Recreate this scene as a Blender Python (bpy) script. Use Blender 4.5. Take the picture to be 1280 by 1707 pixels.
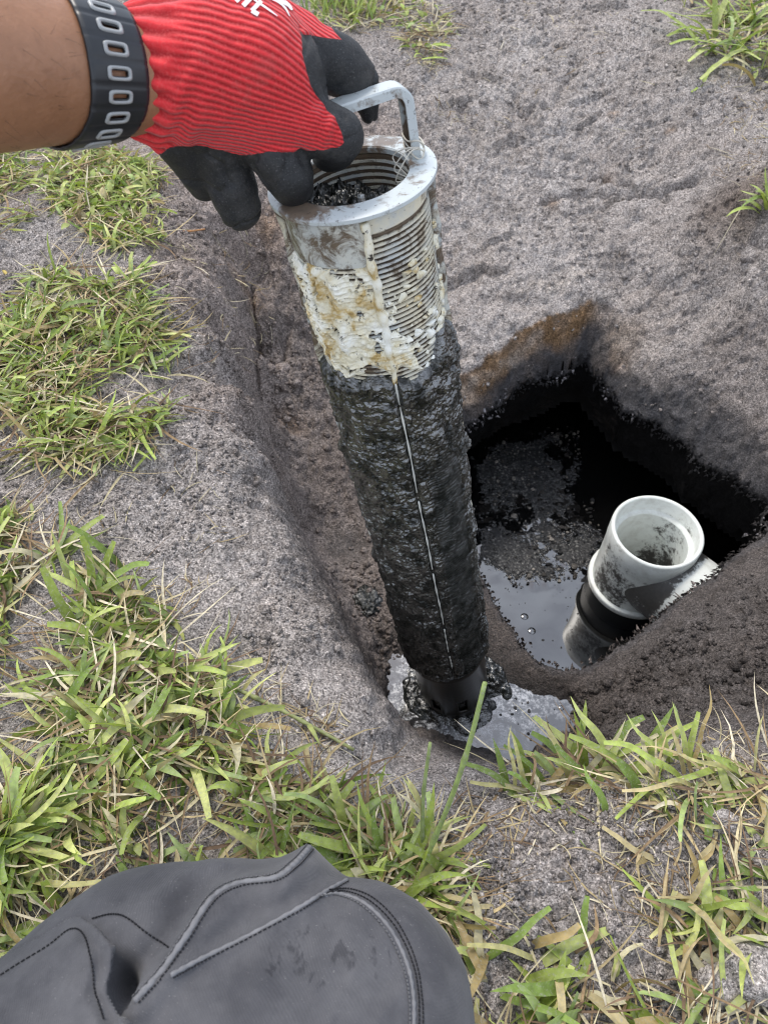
import bpy, bmesh, math, random
import numpy as np
from mathutils import Vector, Matrix
from mathutils.bvhtree import BVHTree

for o in list(bpy.data.objects):
    bpy.data.objects.remove(o)
scene = bpy.context.scene
COLL = scene.collection
R = math.radians
rng = np.random.default_rng(7)
random.seed(7)

# ------------------------------------------------------------------ camera
CAM = np.array([0.0, 0.0, 0.60])          # phone held 0.6 m above the lawn
PITCH = R(53.0)                            # looking down
FPX = 1230.0                               # focal length in photo pixels (1280 x 1707)
FWD = np.array([0.0, math.cos(PITCH), -math.sin(PITCH)])
UPV = np.array([0.0, math.sin(PITCH), math.cos(PITCH)])
RGT = np.array([1.0, 0.0, 0.0])
cam_data = bpy.data.cameras.new("camera")
cam = bpy.data.objects.new("camera", cam_data)
COLL.objects.link(cam)
cam.location = CAM
cam.rotation_euler = (math.pi / 2 - PITCH, 0, 0)
cam_data.sensor_fit = 'VERTICAL'
cam_data.sensor_height = 9.6
cam_data.sensor_width = 7.2
cam_data.lens = 9.6 * FPX / 1707.0
cam_data.clip_start = 0.02
cam_data.clip_end = 500
cam_data.dof.use_dof = True
cam_data.dof.focus_distance = 0.62
cam_data.dof.aperture_fstop = 3.6
scene.camera = cam

# ------------------------------------------------------------------ sky, sun, exposure
SUN_EL, SUN_AZ = R(58), R(-35)             # azimuth measured from +Y towards +X
world = bpy.data.worlds.new("World")
scene.world = world
world.use_nodes = True
nt = world.node_tree
nt.nodes.clear()
wo = nt.nodes.new("ShaderNodeOutputWorld")
bg = nt.nodes.new("ShaderNodeBackground")
sky = nt.nodes.new("ShaderNodeTexSky")
sky.sky_type = 'NISHITA'
sky.sun_disc = False
sky.sun_elevation = SUN_EL
sky.sun_rotation = SUN_AZ
sky.air_density = 1.0
sky.dust_density = 2.5
hs = nt.nodes.new("ShaderNodeHueSaturation")
hs.inputs["Saturation"].default_value = 0.9
tc = nt.nodes.new("ShaderNodeTexCoord")
cn = nt.nodes.new("ShaderNodeTexNoise")     # broken cloud, the same over the whole dome
cn.inputs["Scale"].default_value = 2.6
cn.inputs["Detail"].default_value = 7
cr = nt.nodes.new("ShaderNodeValToRGB")
cr.color_ramp.elements[0].position = 0.36
cr.color_ramp.elements[1].position = 0.60
mx = nt.nodes.new("ShaderNodeMix")
mx.data_type = 'RGBA'
mx.inputs["B"].default_value = (8.6, 9.3, 10.6, 1)
nt.links.new(tc.outputs["Generated"], cn.inputs["Vector"])
nt.links.new(cn.outputs["Fac"], cr.inputs["Fac"])
nt.links.new(cr.outputs["Color"], mx.inputs["Factor"])
nt.links.new(sky.outputs["Color"], hs.inputs["Color"])
nt.links.new(hs.outputs["Color"], mx.inputs["A"])
nt.links.new(mx.outputs["Result"], bg.inputs["Color"])
bg.inputs["Strength"].default_value = 0.12
nt.links.new(bg.outputs["Background"], wo.inputs["Surface"])

sun_d = bpy.data.lights.new("sun", 'SUN')
sun_d.energy = 1.5
sun_d.angle = R(14)
sun_d.color = (1.0, 0.94, 0.86)
sun = bpy.data.objects.new("sun", sun_d)
COLL.objects.link(sun)
sdir = Vector((math.sin(SUN_AZ) * math.cos(SUN_EL), math.cos(SUN_AZ) * math.cos(SUN_EL), math.sin(SUN_EL)))
sun.rotation_euler = sdir.to_track_quat('Z', 'Y').to_euler()
sun.location = (0, 0, 5)

vs = scene.view_settings
scene.display_settings.display_device = 'sRGB'
vs.view_transform = 'Standard'
vs.look = 'None'
vs.gamma = 1.0
vs.use_curve_mapping = False
vs.exposure = 0.72
scene.cycles.use_denoising = True
scene.cycles.max_bounces = 8
scene.cycles.filter_width = 1.05
scene.cycles.sample_clamp_indirect = 6

# ------------------------------------------------------------------ helpers
def ray(px, py):
    a = (px - 640.0) / FPX
    b = -(py - 853.5) / FPX
    return FWD + a * RGT + b * UPV

def at_z(px, py, z):
    d = ray(px, py)
    return CAM + d * ((z - CAM[2]) / d[2])

def at_d(px, py, depth):
    return CAM + ray(px, py) * depth

def to_px(P):
    P = np.asarray(P, float)
    v = P - CAM
    dz = v @ FWD
    return np.stack([640 + FPX * (v @ RGT) / dz, 853.5 - FPX * (v @ UPV) / dz, dz], -1)

def _h(ix, iy, iz, seed):
    n = (ix.astype(np.int64) * 374761393 + iy.astype(np.int64) * 668265263 + iz.astype(np.int64) * 2147483647 + seed * 144269) & 0xFFFFFFFF
    n = ((n ^ (n >> 13)) * 1274126177) & 0xFFFFFFFF
    n = ((n ^ (n >> 15)) * 2246822519) & 0xFFFFFFFF
    return (n ^ (n >> 16)) / 4294967295.0

def vn2(x, y, seed=0):
    ix, iy = np.floor(x), np.floor(y)
    fx, fy = x - ix, y - iy
    fx = fx * fx * fx * (fx * (fx * 6 - 15) + 10)
    fy = fy * fy * fy * (fy * (fy * 6 - 15) + 10)
    z = np.zeros_like(ix)
    a = _h(ix, iy, z, seed); b = _h(ix + 1, iy, z, seed)
    c = _h(ix, iy + 1, z, seed); d = _h(ix + 1, iy + 1, z, seed)
    return (a + (b - a) * fx) * (1 - fy) + (c + (d - c) * fx) * fy

def vn3(x, y, z, seed=0):
    ix, iy, iz = np.floor(x), np.floor(y), np.floor(z)
    f = [t - i for t, i in ((x, ix), (y, iy), (z, iz))]
    f = [t * t * (3 - 2 * t) for t in f]
    out = 0
    for dx in (0, 1):
        for dy in (0, 1):
            for dz in (0, 1):
                w = (f[0] if dx else 1 - f[0]) * (f[1] if dy else 1 - f[1]) * (f[2] if dz else 1 - f[2])
                out = out + w * _h(ix + dx, iy + dy, iz + dz, seed)
    return out

def fbm2(x, y, sc, oc=4, seed=0, gain=0.5):
    t, a, s = 0, 1.0, 0
    ca, sa = math.cos(0.65), math.sin(0.65)
    for k in range(oc):
        t = t + a * (vn2(x * sc, y * sc, seed + k * 17) - 0.5)
        s += a
        a *= gain; sc *= 2.03
        x, y = ca * x - sa * y, sa * x + ca * y
    return t / s * 2          # about -1..1

def billow2(x, y, sc, oc=3, seed=0, gain=0.5):
    t, a, s = 0, 1.0, 0
    ca, sa = math.cos(0.65), math.sin(0.65)
    for k in range(oc):
        t = t + a * np.abs(2 * vn2(x * sc, y * sc, seed + k * 17) - 1)
        s += a
        a *= gain; sc *= 2.1
        x, y = ca * x - sa * y, sa * x + ca * y
    return t / s

def fbm3(P, sc, oc=3, seed=0, gain=0.5):
    t, a, s = 0, 1.0, 0
    for k in range(oc):
        t = t + a * (vn3(P[..., 0] * sc + 5.2 * k, P[..., 1] * sc + 1.3 * k, P[..., 2] * sc, seed + k * 17) - 0.5)
        s += a
        a *= gain; sc *= 2.03
    return t / s * 2

def billow3(P, sc, oc=3, seed=0, gain=0.5):
    t, a, s = 0, 1.0, 0
    for k in range(oc):
        t = t + a * np.abs(2 * vn3(P[..., 0] * sc + 5.2 * k, P[..., 1] * sc + 1.3 * k, P[..., 2] * sc, seed + k * 17) - 1)
        s += a
        a *= gain; sc *= 2.1
    return t / s

def sstep(a, b, x):
    t = np.clip((x - a) / (b - a), 0, 1)
    return t * t * (3 - 2 * t)

WM = {}                                     # world matrix of every parent

def thing(name, label, cat, loc=(0, 0, 0), rot=None, group=None):
    o = bpy.data.objects.new(name, None)
    COLL.objects.link(o)
    o.empty_display_size = 0.02
    m = Matrix.Translation(Vector([float(c) for c in loc]))
    if rot is not None:
        m = m @ rot.to_4x4()
    o.matrix_world = m
    WM[o.name] = m
    tag(o, label, cat, group)
    return o

def tag(o, label=None, cat=None, group=None, kind=None):
    if label: o["label"] = label
    if cat: o["category"] = cat
    if group: o["group"] = group
    if kind: o["kind"] = kind
    return o

def mesh_np(name, V, F, smooth=True):
    V = np.asarray(V, np.float32)
    me = bpy.data.meshes.new(name)
    if isinstance(F, np.ndarray):
        k = F.shape[1]
        flat = F.astype(np.int32).ravel()
        starts = np.arange(0, len(flat), k, dtype=np.int32)
        tot = np.full(len(F), k, np.int32)
    else:
        flat = np.concatenate([np.asarray(f, np.int32) for f in F])
        tot = np.array([len(f) for f in F], np.int32)
        starts = np.concatenate([[0], np.cumsum(tot)[:-1]]).astype(np.int32)
    me.vertices.add(len(V)); me.vertices.foreach_set("co", V.ravel())
    me.loops.add(len(flat)); me.loops.foreach_set("vertex_index", flat)
    me.polygons.add(len(tot)); me.polygons.foreach_set("loop_start", starts); me.polygons.foreach_set("loop_total", tot)
    me.update(calc_edges=True)
    me.validate()
    if smooth:
        me.polygons.foreach_set("use_smooth", np.ones(len(me.polygons), bool))
    return me

def add_col(me, C, name="Col"):
    C = np.asarray(C, np.float32)
    if C.shape[1] == 3:
        C = np.concatenate([C, np.ones((len(C), 1), np.float32)], 1)
    at = me.attributes.new(name, 'FLOAT_COLOR', 'POINT')
    at.data.foreach_set("color", C.ravel())

def add_f(me, A, name):
    at = me.attributes.new(name, 'FLOAT', 'POINT')
    at.data.foreach_set("value", np.asarray(A, np.float32))

def obj(name, V, F, mat, parent=None, smooth=True, col=None, fl=None, world=True, sharp=None):
    """one mesh object; V in world metres (or in the parent's frame when world=False)"""
    V = np.asarray(V, float)
    if parent is not None and world:
        mi = np.array(WM[parent.name].inverted())
        V = V @ mi[:3, :3].T + mi[:3, 3]
    me = mesh_np(name, V, F, smooth)
    if col is not None: add_col(me, col)
    for k, a in (fl or {}).items(): add_f(me, a, k)
    if sharp: me.set_sharp_from_angle(angle=R(sharp))
    me.materials.append(mat)
    o = bpy.data.objects.new(name, me)
    COLL.objects.link(o)
    if parent is not None:
        o.parent = parent
        WM[o.name] = WM[parent.name]
    else:
        WM[o.name] = Matrix.Identity(4)
    return o

def gridfaces(nu, nv, closed_u=False):
    """index (i over nv rows, j over nu columns)"""
    i = np.arange(nv - 1)[:, None]
    j = np.arange(nu if closed_u else nu - 1)[None, :]
    a = i * nu + j
    b = i * nu + (j + 1) % nu
    return np.stack([a, b, b + nu, a + nu], -1).reshape(-1, 4)

def frames(P):
    P = np.asarray(P, float)
    T = np.gradient(P, axis=0)
    T /= np.linalg.norm(T, axis=1)[:, None] + 1e-12
    n = np.cross(T[0], [0.31, 0.2, 0.93]); n /= np.linalg.norm(n)
    N = []
    for t in T:
        n = n - t * (n @ t); n = n / (np.linalg.norm(n) + 1e-12)
        N.append(n)
    N = np.array(N)
    return T, N, np.cross(T, N)

def tube(P, r, n=8, cap=True):
    P = np.asarray(P, float)
    r = np.broadcast_to(np.asarray(r, float), (len(P),))
    T, N, B = frames(P)
    a = np.linspace(0, 2 * np.pi, n, endpoint=False)
    V = P[:, None] + r[:, None, None] * (np.cos(a)[None, :, None] * N[:, None] + np.sin(a)[None, :, None] * B[:, None])
    V = V.reshape(-1, 3)
    F = [list(f) for f in gridfaces(n, len(P), True)]
    if cap:
        F.append(list(range(n))[::-1])
        F.append([len(V) - n + k for k in range(n)])
    return V, F

def merge(parts):
    V, F, k = [], [], 0
    for v, f in parts:
        V.append(np.asarray(v, float))
        F += [[int(i) + k for i in q] for q in f]
        k += len(v)
    return np.concatenate(V), F

def lathe(prof, n=96, arc=None, jitter=None):
    """prof: list of (r, z). returns V in local frame, Z the axis"""
    prof = np.asarray(prof, float)
    a = np.linspace(0, 2 * np.pi, n, endpoint=False)
    V = np.stack([prof[:, 0][:, None] * np.cos(a), prof[:, 0][:, None] * np.sin(a), np.repeat(prof[:, 1][:, None], n, 1)], -1).reshape(-1, 3)
    return V, gridfaces(n, len(prof), True)

def spline(P, n):
    """Catmull-Rom through the points"""
    P = np.asarray(P, float)
    P = np.concatenate([[2 * P[0] - P[1]], P, [2 * P[-1] - P[-2]]])
    m = len(P) - 3
    out = []
    for t in np.linspace(0, m - 1e-9, n):
        i = int(t); f = t - i
        a, b, c, d = P[i:i + 4]
        out.append(0.5 * (2 * b + (c - a) * f + (2 * a - 5 * b + 4 * c - d) * f * f + (3 * b - a - 3 * c + d) * f ** 3))
    return np.array(out)

def inside_poly(x, y, poly):
    poly = np.asarray(poly)
    r = np.zeros(np.shape(x), bool)
    n = len(poly)
    for i in range(n):
        x1, y1 = poly[i]; x2, y2 = poly[(i + 1) % n]
        c = ((y1 > y) != (y2 > y)) & (x < (x2 - x1) * (y - y1) / (y2 - y1 + 1e-12) + x1)
        r ^= c
    return r

def poly_sd(x, y, poly):
    poly = np.asarray(poly)
    d = np.full(np.shape(x), 1e9)
    n = len(poly)
    for i in range(n):
        p = poly[i]; q = poly[(i + 1) % n]
        e = q - p
        t = np.clip(((x - p[0]) * e[0] + (y - p[1]) * e[1]) / (e @ e), 0, 1)
        d = np.minimum(d, np.hypot(x - p[0] - t * e[0], y - p[1] - t * e[1]))
    return np.where(inside_poly(x, y, poly), -d, d)

# ------------------------------------------------------------------ materials
class NB:
    def __init__(self, name):
        self.m = bpy.data.materials.new(name)
        self.m.use_nodes = True
        self.t = self.m.node_tree
        self.t.nodes.clear()
        self.out = self.t.nodes.new("ShaderNodeOutputMaterial")
        self.p = self.t.nodes.new("ShaderNodeBsdfPrincipled")
        self.t.links.new(self.p.outputs[0], self.out.inputs["Surface"])
        self._co = None
    def n(self, ty, ins=None, **kw):
        nd = self.t.nodes.new(ty)
        for k, v in kw.items(): setattr(nd, k, v)
        for k, v in (ins or {}).items(): self.set(nd.inputs[k], v)
        return nd
    def set(self, sock, v):
        if isinstance(v, bpy.types.NodeSocket): self.t.links.new(v, sock)
        else: sock.default_value = v
    def P(self, **kw):
        for k, v in kw.items(): self.set(self.p.inputs[k.replace("_", " ")], v)
    @property
    def co(self):
        if self._co is None: self._co = self.t.nodes.new("ShaderNodeTexCoord").outputs["Object"]
        return self._co
    def attr(self, name, out="Color"):
        return self.n("ShaderNodeAttribute", attribute_name=name).outputs[out]
    def noise(self, sc, detail=3, rough=0.55, dist=0.0, vec=None):
        return self.n("ShaderNodeTexNoise", {"Vector": vec or self.co, "Scale": sc, "Detail": detail, "Roughness": rough, "Distortion": dist}).outputs["Fac"]
    def voro(self, sc, feature='F1', vec=None, out="Distance"):
        return self.n("ShaderNodeTexVoronoi", {"Vector": vec or self.co, "Scale": sc}, feature=feature).outputs[out]
    def ramp(self, fac, stops):
        nd = self.n("ShaderNodeValToRGB", {"Fac": fac})
        e = nd.color_ramp.elements
        while len(e) < len(stops): e.new(0.5)
        for el, (p, c) in zip(e, stops):
            el.position = p
            el.color = (c, c, c, 1) if isinstance(c, (int, float)) else (*c, 1)
        return nd.outputs["Color"]
    def mix(self, f, a, b, blend='MIX'):
        nd = self.n("ShaderNodeMix", data_type='RGBA', blend_type=blend)
        self.set(nd.inputs["Factor"], f)
        for s, v in (("A", a), ("B", b)):
            if isinstance(v, tuple) and len(v) == 3: v = (*v, 1)
            self.set(nd.inputs[s], v)
        return nd.outputs["Result"]
    def math(self, op, a, b=0.0, c=0.0):
        nd = self.n("ShaderNodeMath", operation=op)
        for i, v in enumerate((a, b, c)): self.set(nd.inputs[i], v)
        return nd.outputs[0]
    def bump(self, h, strength=0.5, dist=0.001, prev=None):
        nd = self.n("ShaderNodeBump", {"Height": h, "Strength": strength, "Distance": dist})
        if prev is not None: self.set(nd.inputs["Normal"], prev)
        return nd.outputs[0]

def simple(name, col, rough=0.5, spec=0.5, var=0.15, sc=60, bsc=None, bstr=0.2, bd=0.0006, metal=0.0):
    b = NB(name)
    f = b.noise(sc, 4)
    c = b.mix(f, tuple(x * (1 - var) for x in col), tuple(min(1, x * (1 + var)) for x in col))
    b.P(Base_Color=c, Roughness=rough, Specular_IOR_Level=spec, Metallic=metal)
    if bsc: b.P(Normal=b.bump(b.noise(bsc, 3), bstr, bd))
    return b.m

def m_soil():
    b = NB("sandy_soil")
    col = b.attr("Col"); wet = b.attr("wet", "Fac")
    g0 = b.noise(130, 5, 0.62)
    g1 = b.noise(430, 4, 0.72)
    g3 = b.noise(30, 5, 0.62)
    g4 = b.noise(9, 4, 0.6)
    grain = b.n("ShaderNodeSeparateColor", {"Color": b.voro(820, 'F1', out="Color")}).outputs[0]
    grain2 = b.n("ShaderNodeSeparateColor", {"Color": b.voro(420, 'F1', out="Color")}).outputs[1]
    c = b.mix(1.0, col, b.ramp(g1, [(0.32, 0.50), (0.50, 1.0), (0.70, 1.40)]), 'MULTIPLY')
    c = b.mix(1.0, c, b.ramp(grain, [(0.0, 0.45), (0.35, 0.95), (0.75, 1.15), (1.0, 1.75)]), 'MULTIPLY')
    c = b.mix(1.0, c, b.ramp(grain2, [(0.0, 0.62), (0.3, 1.0), (0.85, 1.1), (1.0, 1.35)]), 'MULTIPLY')
    c = b.mix(1.0, c, b.ramp(g0, [(0.30, 0.72), (0.52, 1.0), (0.72, 1.18)]), 'MULTIPLY')
    c = b.mix(1.0, c, b.ramp(g3, [(0.28, (0.72, 0.70, 0.68)), (0.5, (1.0, 1.0, 1.0)), (0.72, (1.16, 1.14, 1.12))]), 'MULTIPLY')
    c = b.mix(1.0, c, b.ramp(g4, [(0.3, (0.90, 0.86, 0.83)), (0.7, (1.06, 1.05, 1.05))]), 'MULTIPLY')
    speck = b.ramp(b.voro(240), [(0.12, 1.0), (0.22, 0.0)])       # dark organic crumbs
    sel = b.ramp(b.noise(60, 2), [(0.46, 0.0), (0.60, 0.85)])
    c = b.mix(b.math('MULTIPLY', speck, sel), c, b.mix(1.0, col, (0.20, 0.17, 0.14), 'MULTIPLY'))
    b.P(Base_Color=c, Roughness=b.math('SUBTRACT', 0.95, b.math('MULTIPLY', wet, 0.5)), Specular_IOR_Level=b.math('MULTIPLY_ADD', wet, 0.4, 0.12))
    n0 = b.bump(g0, 0.9, 0.007)
    n1 = b.bump(b.math('ADD', g1, b.math('MULTIPLY', grain2, 0.35)), 0.9, 0.0032, n0)
    b.P(Normal=n1)
    return b.m

def m_grass():
    b = NB("grass_blade")
    col = b.attr("Col")
    f = b.noise(160, 4)
    c = b.mix(1.0, col, b.ramp(f, [(0.3, 0.72), (0.7, 1.25)]), 'MULTIPLY')
    dust = b.ramp(b.noise(420, 4, 0.7), [(0.53, 0.0), (0.66, 0.6)])
    c = b.mix(dust, c, (0.36, 0.35, 0.31))
    b.P(Base_Color=c, Roughness=0.55, Specular_IOR_Level=0.35, Normal=b.bump(b.noise(700, 2), 0.15, 0.0004))
    tr = b.n("ShaderNodeBsdfTranslucent", {"Color": b.mix(1.0, c, (1.1, 1.15, 0.5), 'MULTIPLY')})
    ms = b.n("ShaderNodeMixShader", {"Fac": 0.25})
    b.t.links.new(b.p.outputs[0], ms.inputs[1]); b.t.links.new(tr.outputs[0], ms.inputs[2])
    b.t.links.new(ms.outputs[0], b.out.inputs["Surface"])
    return b.m

def m_straw():
    b = NB("dry_straw")
    c = b.mix(1.0, b.attr("Col"), b.ramp(b.noise(300, 3), [(0.3, 0.7), (0.7, 1.2)]), 'MULTIPLY')
    b.P(Base_Color=c, Roughness=0.8, Specular_IOR_Level=0.2)
    return b.m

def m_water():
    b = NB("tank_water")
    s = b.attr("scum", "Fac")
    n = b.noise(90, 6, 0.7)
    mask = b.ramp(b.math('MULTIPLY', s, b.math('MULTIPLY', n, 2.0)), [(0.50, 0.0), (0.66, 1.0)])
    fl = b.ramp(b.noise(230, 3), [(0.44, (0.006, 0.006, 0.007)), (0.58, (0.034, 0.034, 0.034)), (0.70, (0.24, 0.23, 0.21))])
    b.P(Base_Color=b.mix(mask, (0.004, 0.004, 0.004), fl), Roughness=b.math('MULTIPLY_ADD', mask, 0.45, 0.02), IOR=2.3, Specular_IOR_Level=b.math('MULTIPLY_ADD', mask, -0.36, 0.5),
        Normal=b.bump(b.math('MULTIPLY', mask, b.noise(260, 4)), 0.8, 0.003))
    return b.m

def m_puddle():
    b = NB("puddle_water")
    n = b.noise(26, 6, 0.65, 1.2)
    film = b.ramp(n, [(0.44, 0.0), (0.53, 1.0), (0.62, 0.25)])
    fine = b.ramp(b.noise(160, 5, 0.75), [(0.42, 0.0), (0.56, 1.0)])
    f = b.math('MULTIPLY', b.math('MULTIPLY', film, fine), b.attr("scum", "Fac"))
    b.P(Base_Color=b.mix(f, (0.012, 0.011, 0.010), (0.34, 0.35, 0.37)), Roughness=b.math('MULTIPLY_ADD', f, 0.4, 0.04), IOR=2.3,
        Normal=b.bump(b.math('MULTIPLY', fine, b.attr("scum", "Fac")), 0.1, 0.0003))
    return b.m

def m_sludge():
    b = NB("wet_black_sludge")
    mt = b.attr("matte", "Fac")
    c = b.ramp(b.noise(110, 5, 0.7), [(0.35, (0.004, 0.005, 0.004)), (0.60, (0.012, 0.013, 0.011)), (0.78, (0.040, 0.040, 0.036))])
    r = b.ramp(b.noise(120, 4), [(0.42, 0.04), (0.66, 0.22)])
    b.P(Base_Color=c, Roughness=b.math('MAXIMUM', r, b.math('MULTIPLY', mt, 0.5)), IOR=1.85, Specular_IOR_Level=b.math('MULTIPLY', b.math('SUBTRACT', 1.0, b.math('MULTIPLY', mt, 0.85)), b.ramp(b.noise(55, 5, 0.7), [(0.42, 0.18), (0.57, 1.0)])),
        Normal=b.bump(b.noise(300, 3, 0.6), 0.7, 0.0022))
    return b.m

def m_plastic():
    """pale grey PVC with brown grime and specks"""
    b = NB("grimy_pvc")
    base = b.mix(b.noise(30, 4), (0.44, 0.48, 0.49), (0.62, 0.65, 0.65))
    brown = b.ramp(b.noise(38, 5, 0.7, 0.6), [(0.53, 0.0), (0.64, 0.9)])
    c = b.mix(brown, base, b.mix(b.noise(120, 3), (0.035, 0.024, 0.018), (0.20, 0.14, 0.085)))
    speck = b.ramp(b.noise(260, 4, 0.7), [(0.64, 0.0), (0.70, 1.0)])
    c = b.mix(speck, c, (0.02, 0.016, 0.013))
    b.P(Base_Color=c, Roughness=b.ramp(brown, [(0, 0.32), (1, 0.5)]), Specular_IOR_Level=0.5, Normal=b.bump(b.noise(200, 3), 0.15, 0.0006))
    return b.m

def m_flange():
    b = NB("flange_pvc")
    base = b.mix(b.noise(24, 4), (0.40, 0.44, 0.45), (0.54, 0.58, 0.58))
    g = b.attr("grime", "Fac")
    n = b.noise(70, 6, 0.72, 0.4)
    mk = b.ramp(b.math('ADD', g, b.math('MULTIPLY_ADD', n, 1.7, -0.85)), [(0.42, 0.0), (0.62, 0.92)])
    c = b.mix(mk, base, b.mix(b.noise(150, 3), (0.05, 0.030, 0.020), (0.21, 0.14, 0.085)))
    speck = b.ramp(b.noise(260, 5, 0.75), [(0.61, 0.0), (0.67, 1.0)])
    c = b.mix(speck, c, (0.03, 0.022, 0.018))
    b.P(Base_Color=c, Roughness=0.33, Normal=b.bump(b.noise(200, 3), 0.12, 0.0005))
    return b.m

def m_screen(cream=0.62):
    b = NB("grimy_screen_pvc")
    base = b.mix(b.ramp(b.noise(26, 5, 0.7), [(0.40, 0.0), (cream, 1.0)]), (0.46, 0.49, 0.49), (0.64, 0.59, 0.45))
    g = b.attr("grime", "Fac")
    n = b.noise(60, 6, 0.75, 0.8)
    mk = b.ramp(b.math('ADD', g, b.math('MULTIPLY_ADD', n, 1.25, -0.62)), [(0.36, 0.0), (0.52, 0.95)])
    c = b.mix(mk, base, b.mix(b.noise(130, 3), (0.028, 0.018, 0.012), (0.17, 0.115, 0.07)))
    speck = b.ramp(b.noise(300, 4, 0.7), [(0.64, 0.0), (0.70, 1.0)])
    c = b.mix(speck, c, (0.02, 0.016, 0.013))
    b.P(Base_Color=c, Roughness=0.36, Normal=b.bump(b.noise(260, 3), 0.2, 0.0006))
    return b.m

def m_crust():
    b = NB("grease_crust")
    base = b.ramp(b.noise(42, 5, 0.65, 0.5), [(0.36, (0.78, 0.78, 0.72)), (0.52, (0.68, 0.63, 0.47)), (0.61, (0.46, 0.33, 0.13)), (0.72, (0.20, 0.12, 0.05))])
    speck = b.ramp(b.noise(150, 5, 0.75), [(0.585, 0.0), (0.64, 1.0)])
    c = b.mix(speck, base, (0.03, 0.024, 0.02))
    b.P(Base_Color=c, Roughness=0.6, Specular_IOR_Level=0.35, Normal=b.bump(b.noise(260, 4), 0.35, 0.0011), Subsurface_Weight=0.0)
    return b.m

def m_glove():
    b = NB("work_glove")
    red = b.attr("red", "Fac"); rib = b.attr("rib", "Fac"); cuff = b.attr("cuff", "Fac")
    s1 = b.math('SINE', b.math('MULTIPLY', rib, 2 * math.pi * 38))
    s2 = b.math('SINE', b.math('MULTIPLY', rib, 2 * math.pi * 104))
    cross = b.noise(900, 2)
    sel = b.ramp(cuff, [(0.25, 0.0), (0.75, 1.0)])
    s = b.math('ADD', b.math('MULTIPLY', s1, sel), b.math('MULTIPLY', s2, b.math('SUBTRACT', 1.0, sel)))
    s = b.math('MULTIPLY_ADD', s, 0.5, 0.5)
    rc = b.mix(b.ramp(s, [(0.0, 0.0), (0.7, 1.0)]), (0.30, 0.007, 0.010), (0.68, 0.034, 0.040))  # shade between the knit ribs painted as darker red
    rc = b.mix(b.ramp(cross, [(0.45, 0.0), (0.75, 0.35)]), rc, (0.72, 0.13, 0.12))
    dirt = b.ramp(b.noise(24, 5, 0.7), [(0.60, 0.0), (0.75, 0.5)])
    rc = b.mix(dirt, rc, (0.32, 0.10, 0.085))
    bc = b.mix(b.noise(700, 2), (0.008, 0.009, 0.010), (0.034, 0.035, 0.037))
    bc = b.mix(b.ramp(b.noise(1400, 1), [(0.66, 0.0), (0.75, 0.6)]), bc, (0.14, 0.14, 0.14))
    bc = b.mix(b.ramp(b.noise(26, 5, 0.7), [(0.46, 0.0), (0.72, 0.6)]), bc, (0.085, 0.08, 0.075))
    rm = b.ramp(red, [(0.42, 0.0), (0.58, 1.0)])
    hgt = b.mix(rm, b.math('MULTIPLY', b.noise(900, 2), 0.45), b.math('ADD', s, b.math('MULTIPLY', cross, 0.3)))
    b.P(Base_Color=b.mix(rm, bc, rc), Roughness=b.math('MULTIPLY_ADD', rm, 0.25, 0.58), Specular_IOR_Level=0.3,
        Sheen_Weight=b.math('MULTIPLY', rm, 0.15), Normal=b.bump(hgt, 0.75, 0.0012))
    return b.m

def m_skin():
    b = NB("skin")
    c = b.mix(b.ramp(b.noise(24, 5, 0.65), [(0.3, 0.0), (0.7, 1.0)]), (0.22, 0.100, 0.048), (0.36, 0.178, 0.096))
    c = b.mix(b.ramp(b.noise(160, 3), [(0.55, 0.0), (0.75, 0.3)]), c, (0.16, 0.07, 0.035))
    b.P(Base_Color=c, Roughness=0.5, Subsurface_Weight=0.12, Subsurface_Radius=(0.006, 0.0025, 0.001), Normal=b.bump(b.noise(420, 4), 0.5, 0.0007))
    return b.m

def m_cloth():
    b = NB("charcoal_trousers")
    wet = b.attr("wet", "Fac")
    weave = b.n("ShaderNodeTexWave", {"Vector": b.co, "Scale": 420, "Distortion": 0.6, "Detail": 1}, wave_type='BANDS', bands_direction='DIAGONAL').outputs["Fac"]
    base = b.mix(b.noise(34, 5, 0.65), (0.036, 0.036, 0.041), (0.074, 0.074, 0.081))
    base = b.mix(b.ramp(b.noise(13, 5, 0.65), [(0.38, 0.0), (0.66, 0.75)]), base, (0.130, 0.128, 0.134))
    lint = b.ramp(b.noise(900, 3, 0.75), [(0.65, 0.0), (0.72, 0.8)])
    dm = b.ramp(b.noise(11, 3), [(0.45, 0.15), (0.6, 1.0)])
    base = b.mix(b.math('MULTIPLY', lint, dm), base, (0.30, 0.29, 0.28))
    streak = b.n("ShaderNodeMapping", {"Vector": b.co, "Rotation": (0, 0, 0.75), "Scale": (1.0, 0.42, 1.0)}).outputs[0]
    wn = b.ramp(b.math('ADD', b.math('MULTIPLY_ADD', b.noise(120, 4, 0.6, 0.3, streak), 3.0, -1.0), b.math('MULTIPLY_ADD', wet, 0.9, -0.9)), [(0.38, 0.0), (0.60, 1.0)])
    c = b.mix(wn, base, b.mix(1.0, base, (0.58, 0.58, 0.60), 'MULTIPLY'))
    h = b.math('ADD', b.math('MULTIPLY', weave, 0.35), b.noise(600, 2))
    b.P(Base_Color=c, Roughness=0.82, Specular_IOR_Level=0.25, Sheen_Weight=0.12, Sheen_Roughness=0.5, Normal=b.bump(h, 0.35, 0.0007))
    return b.m

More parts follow.
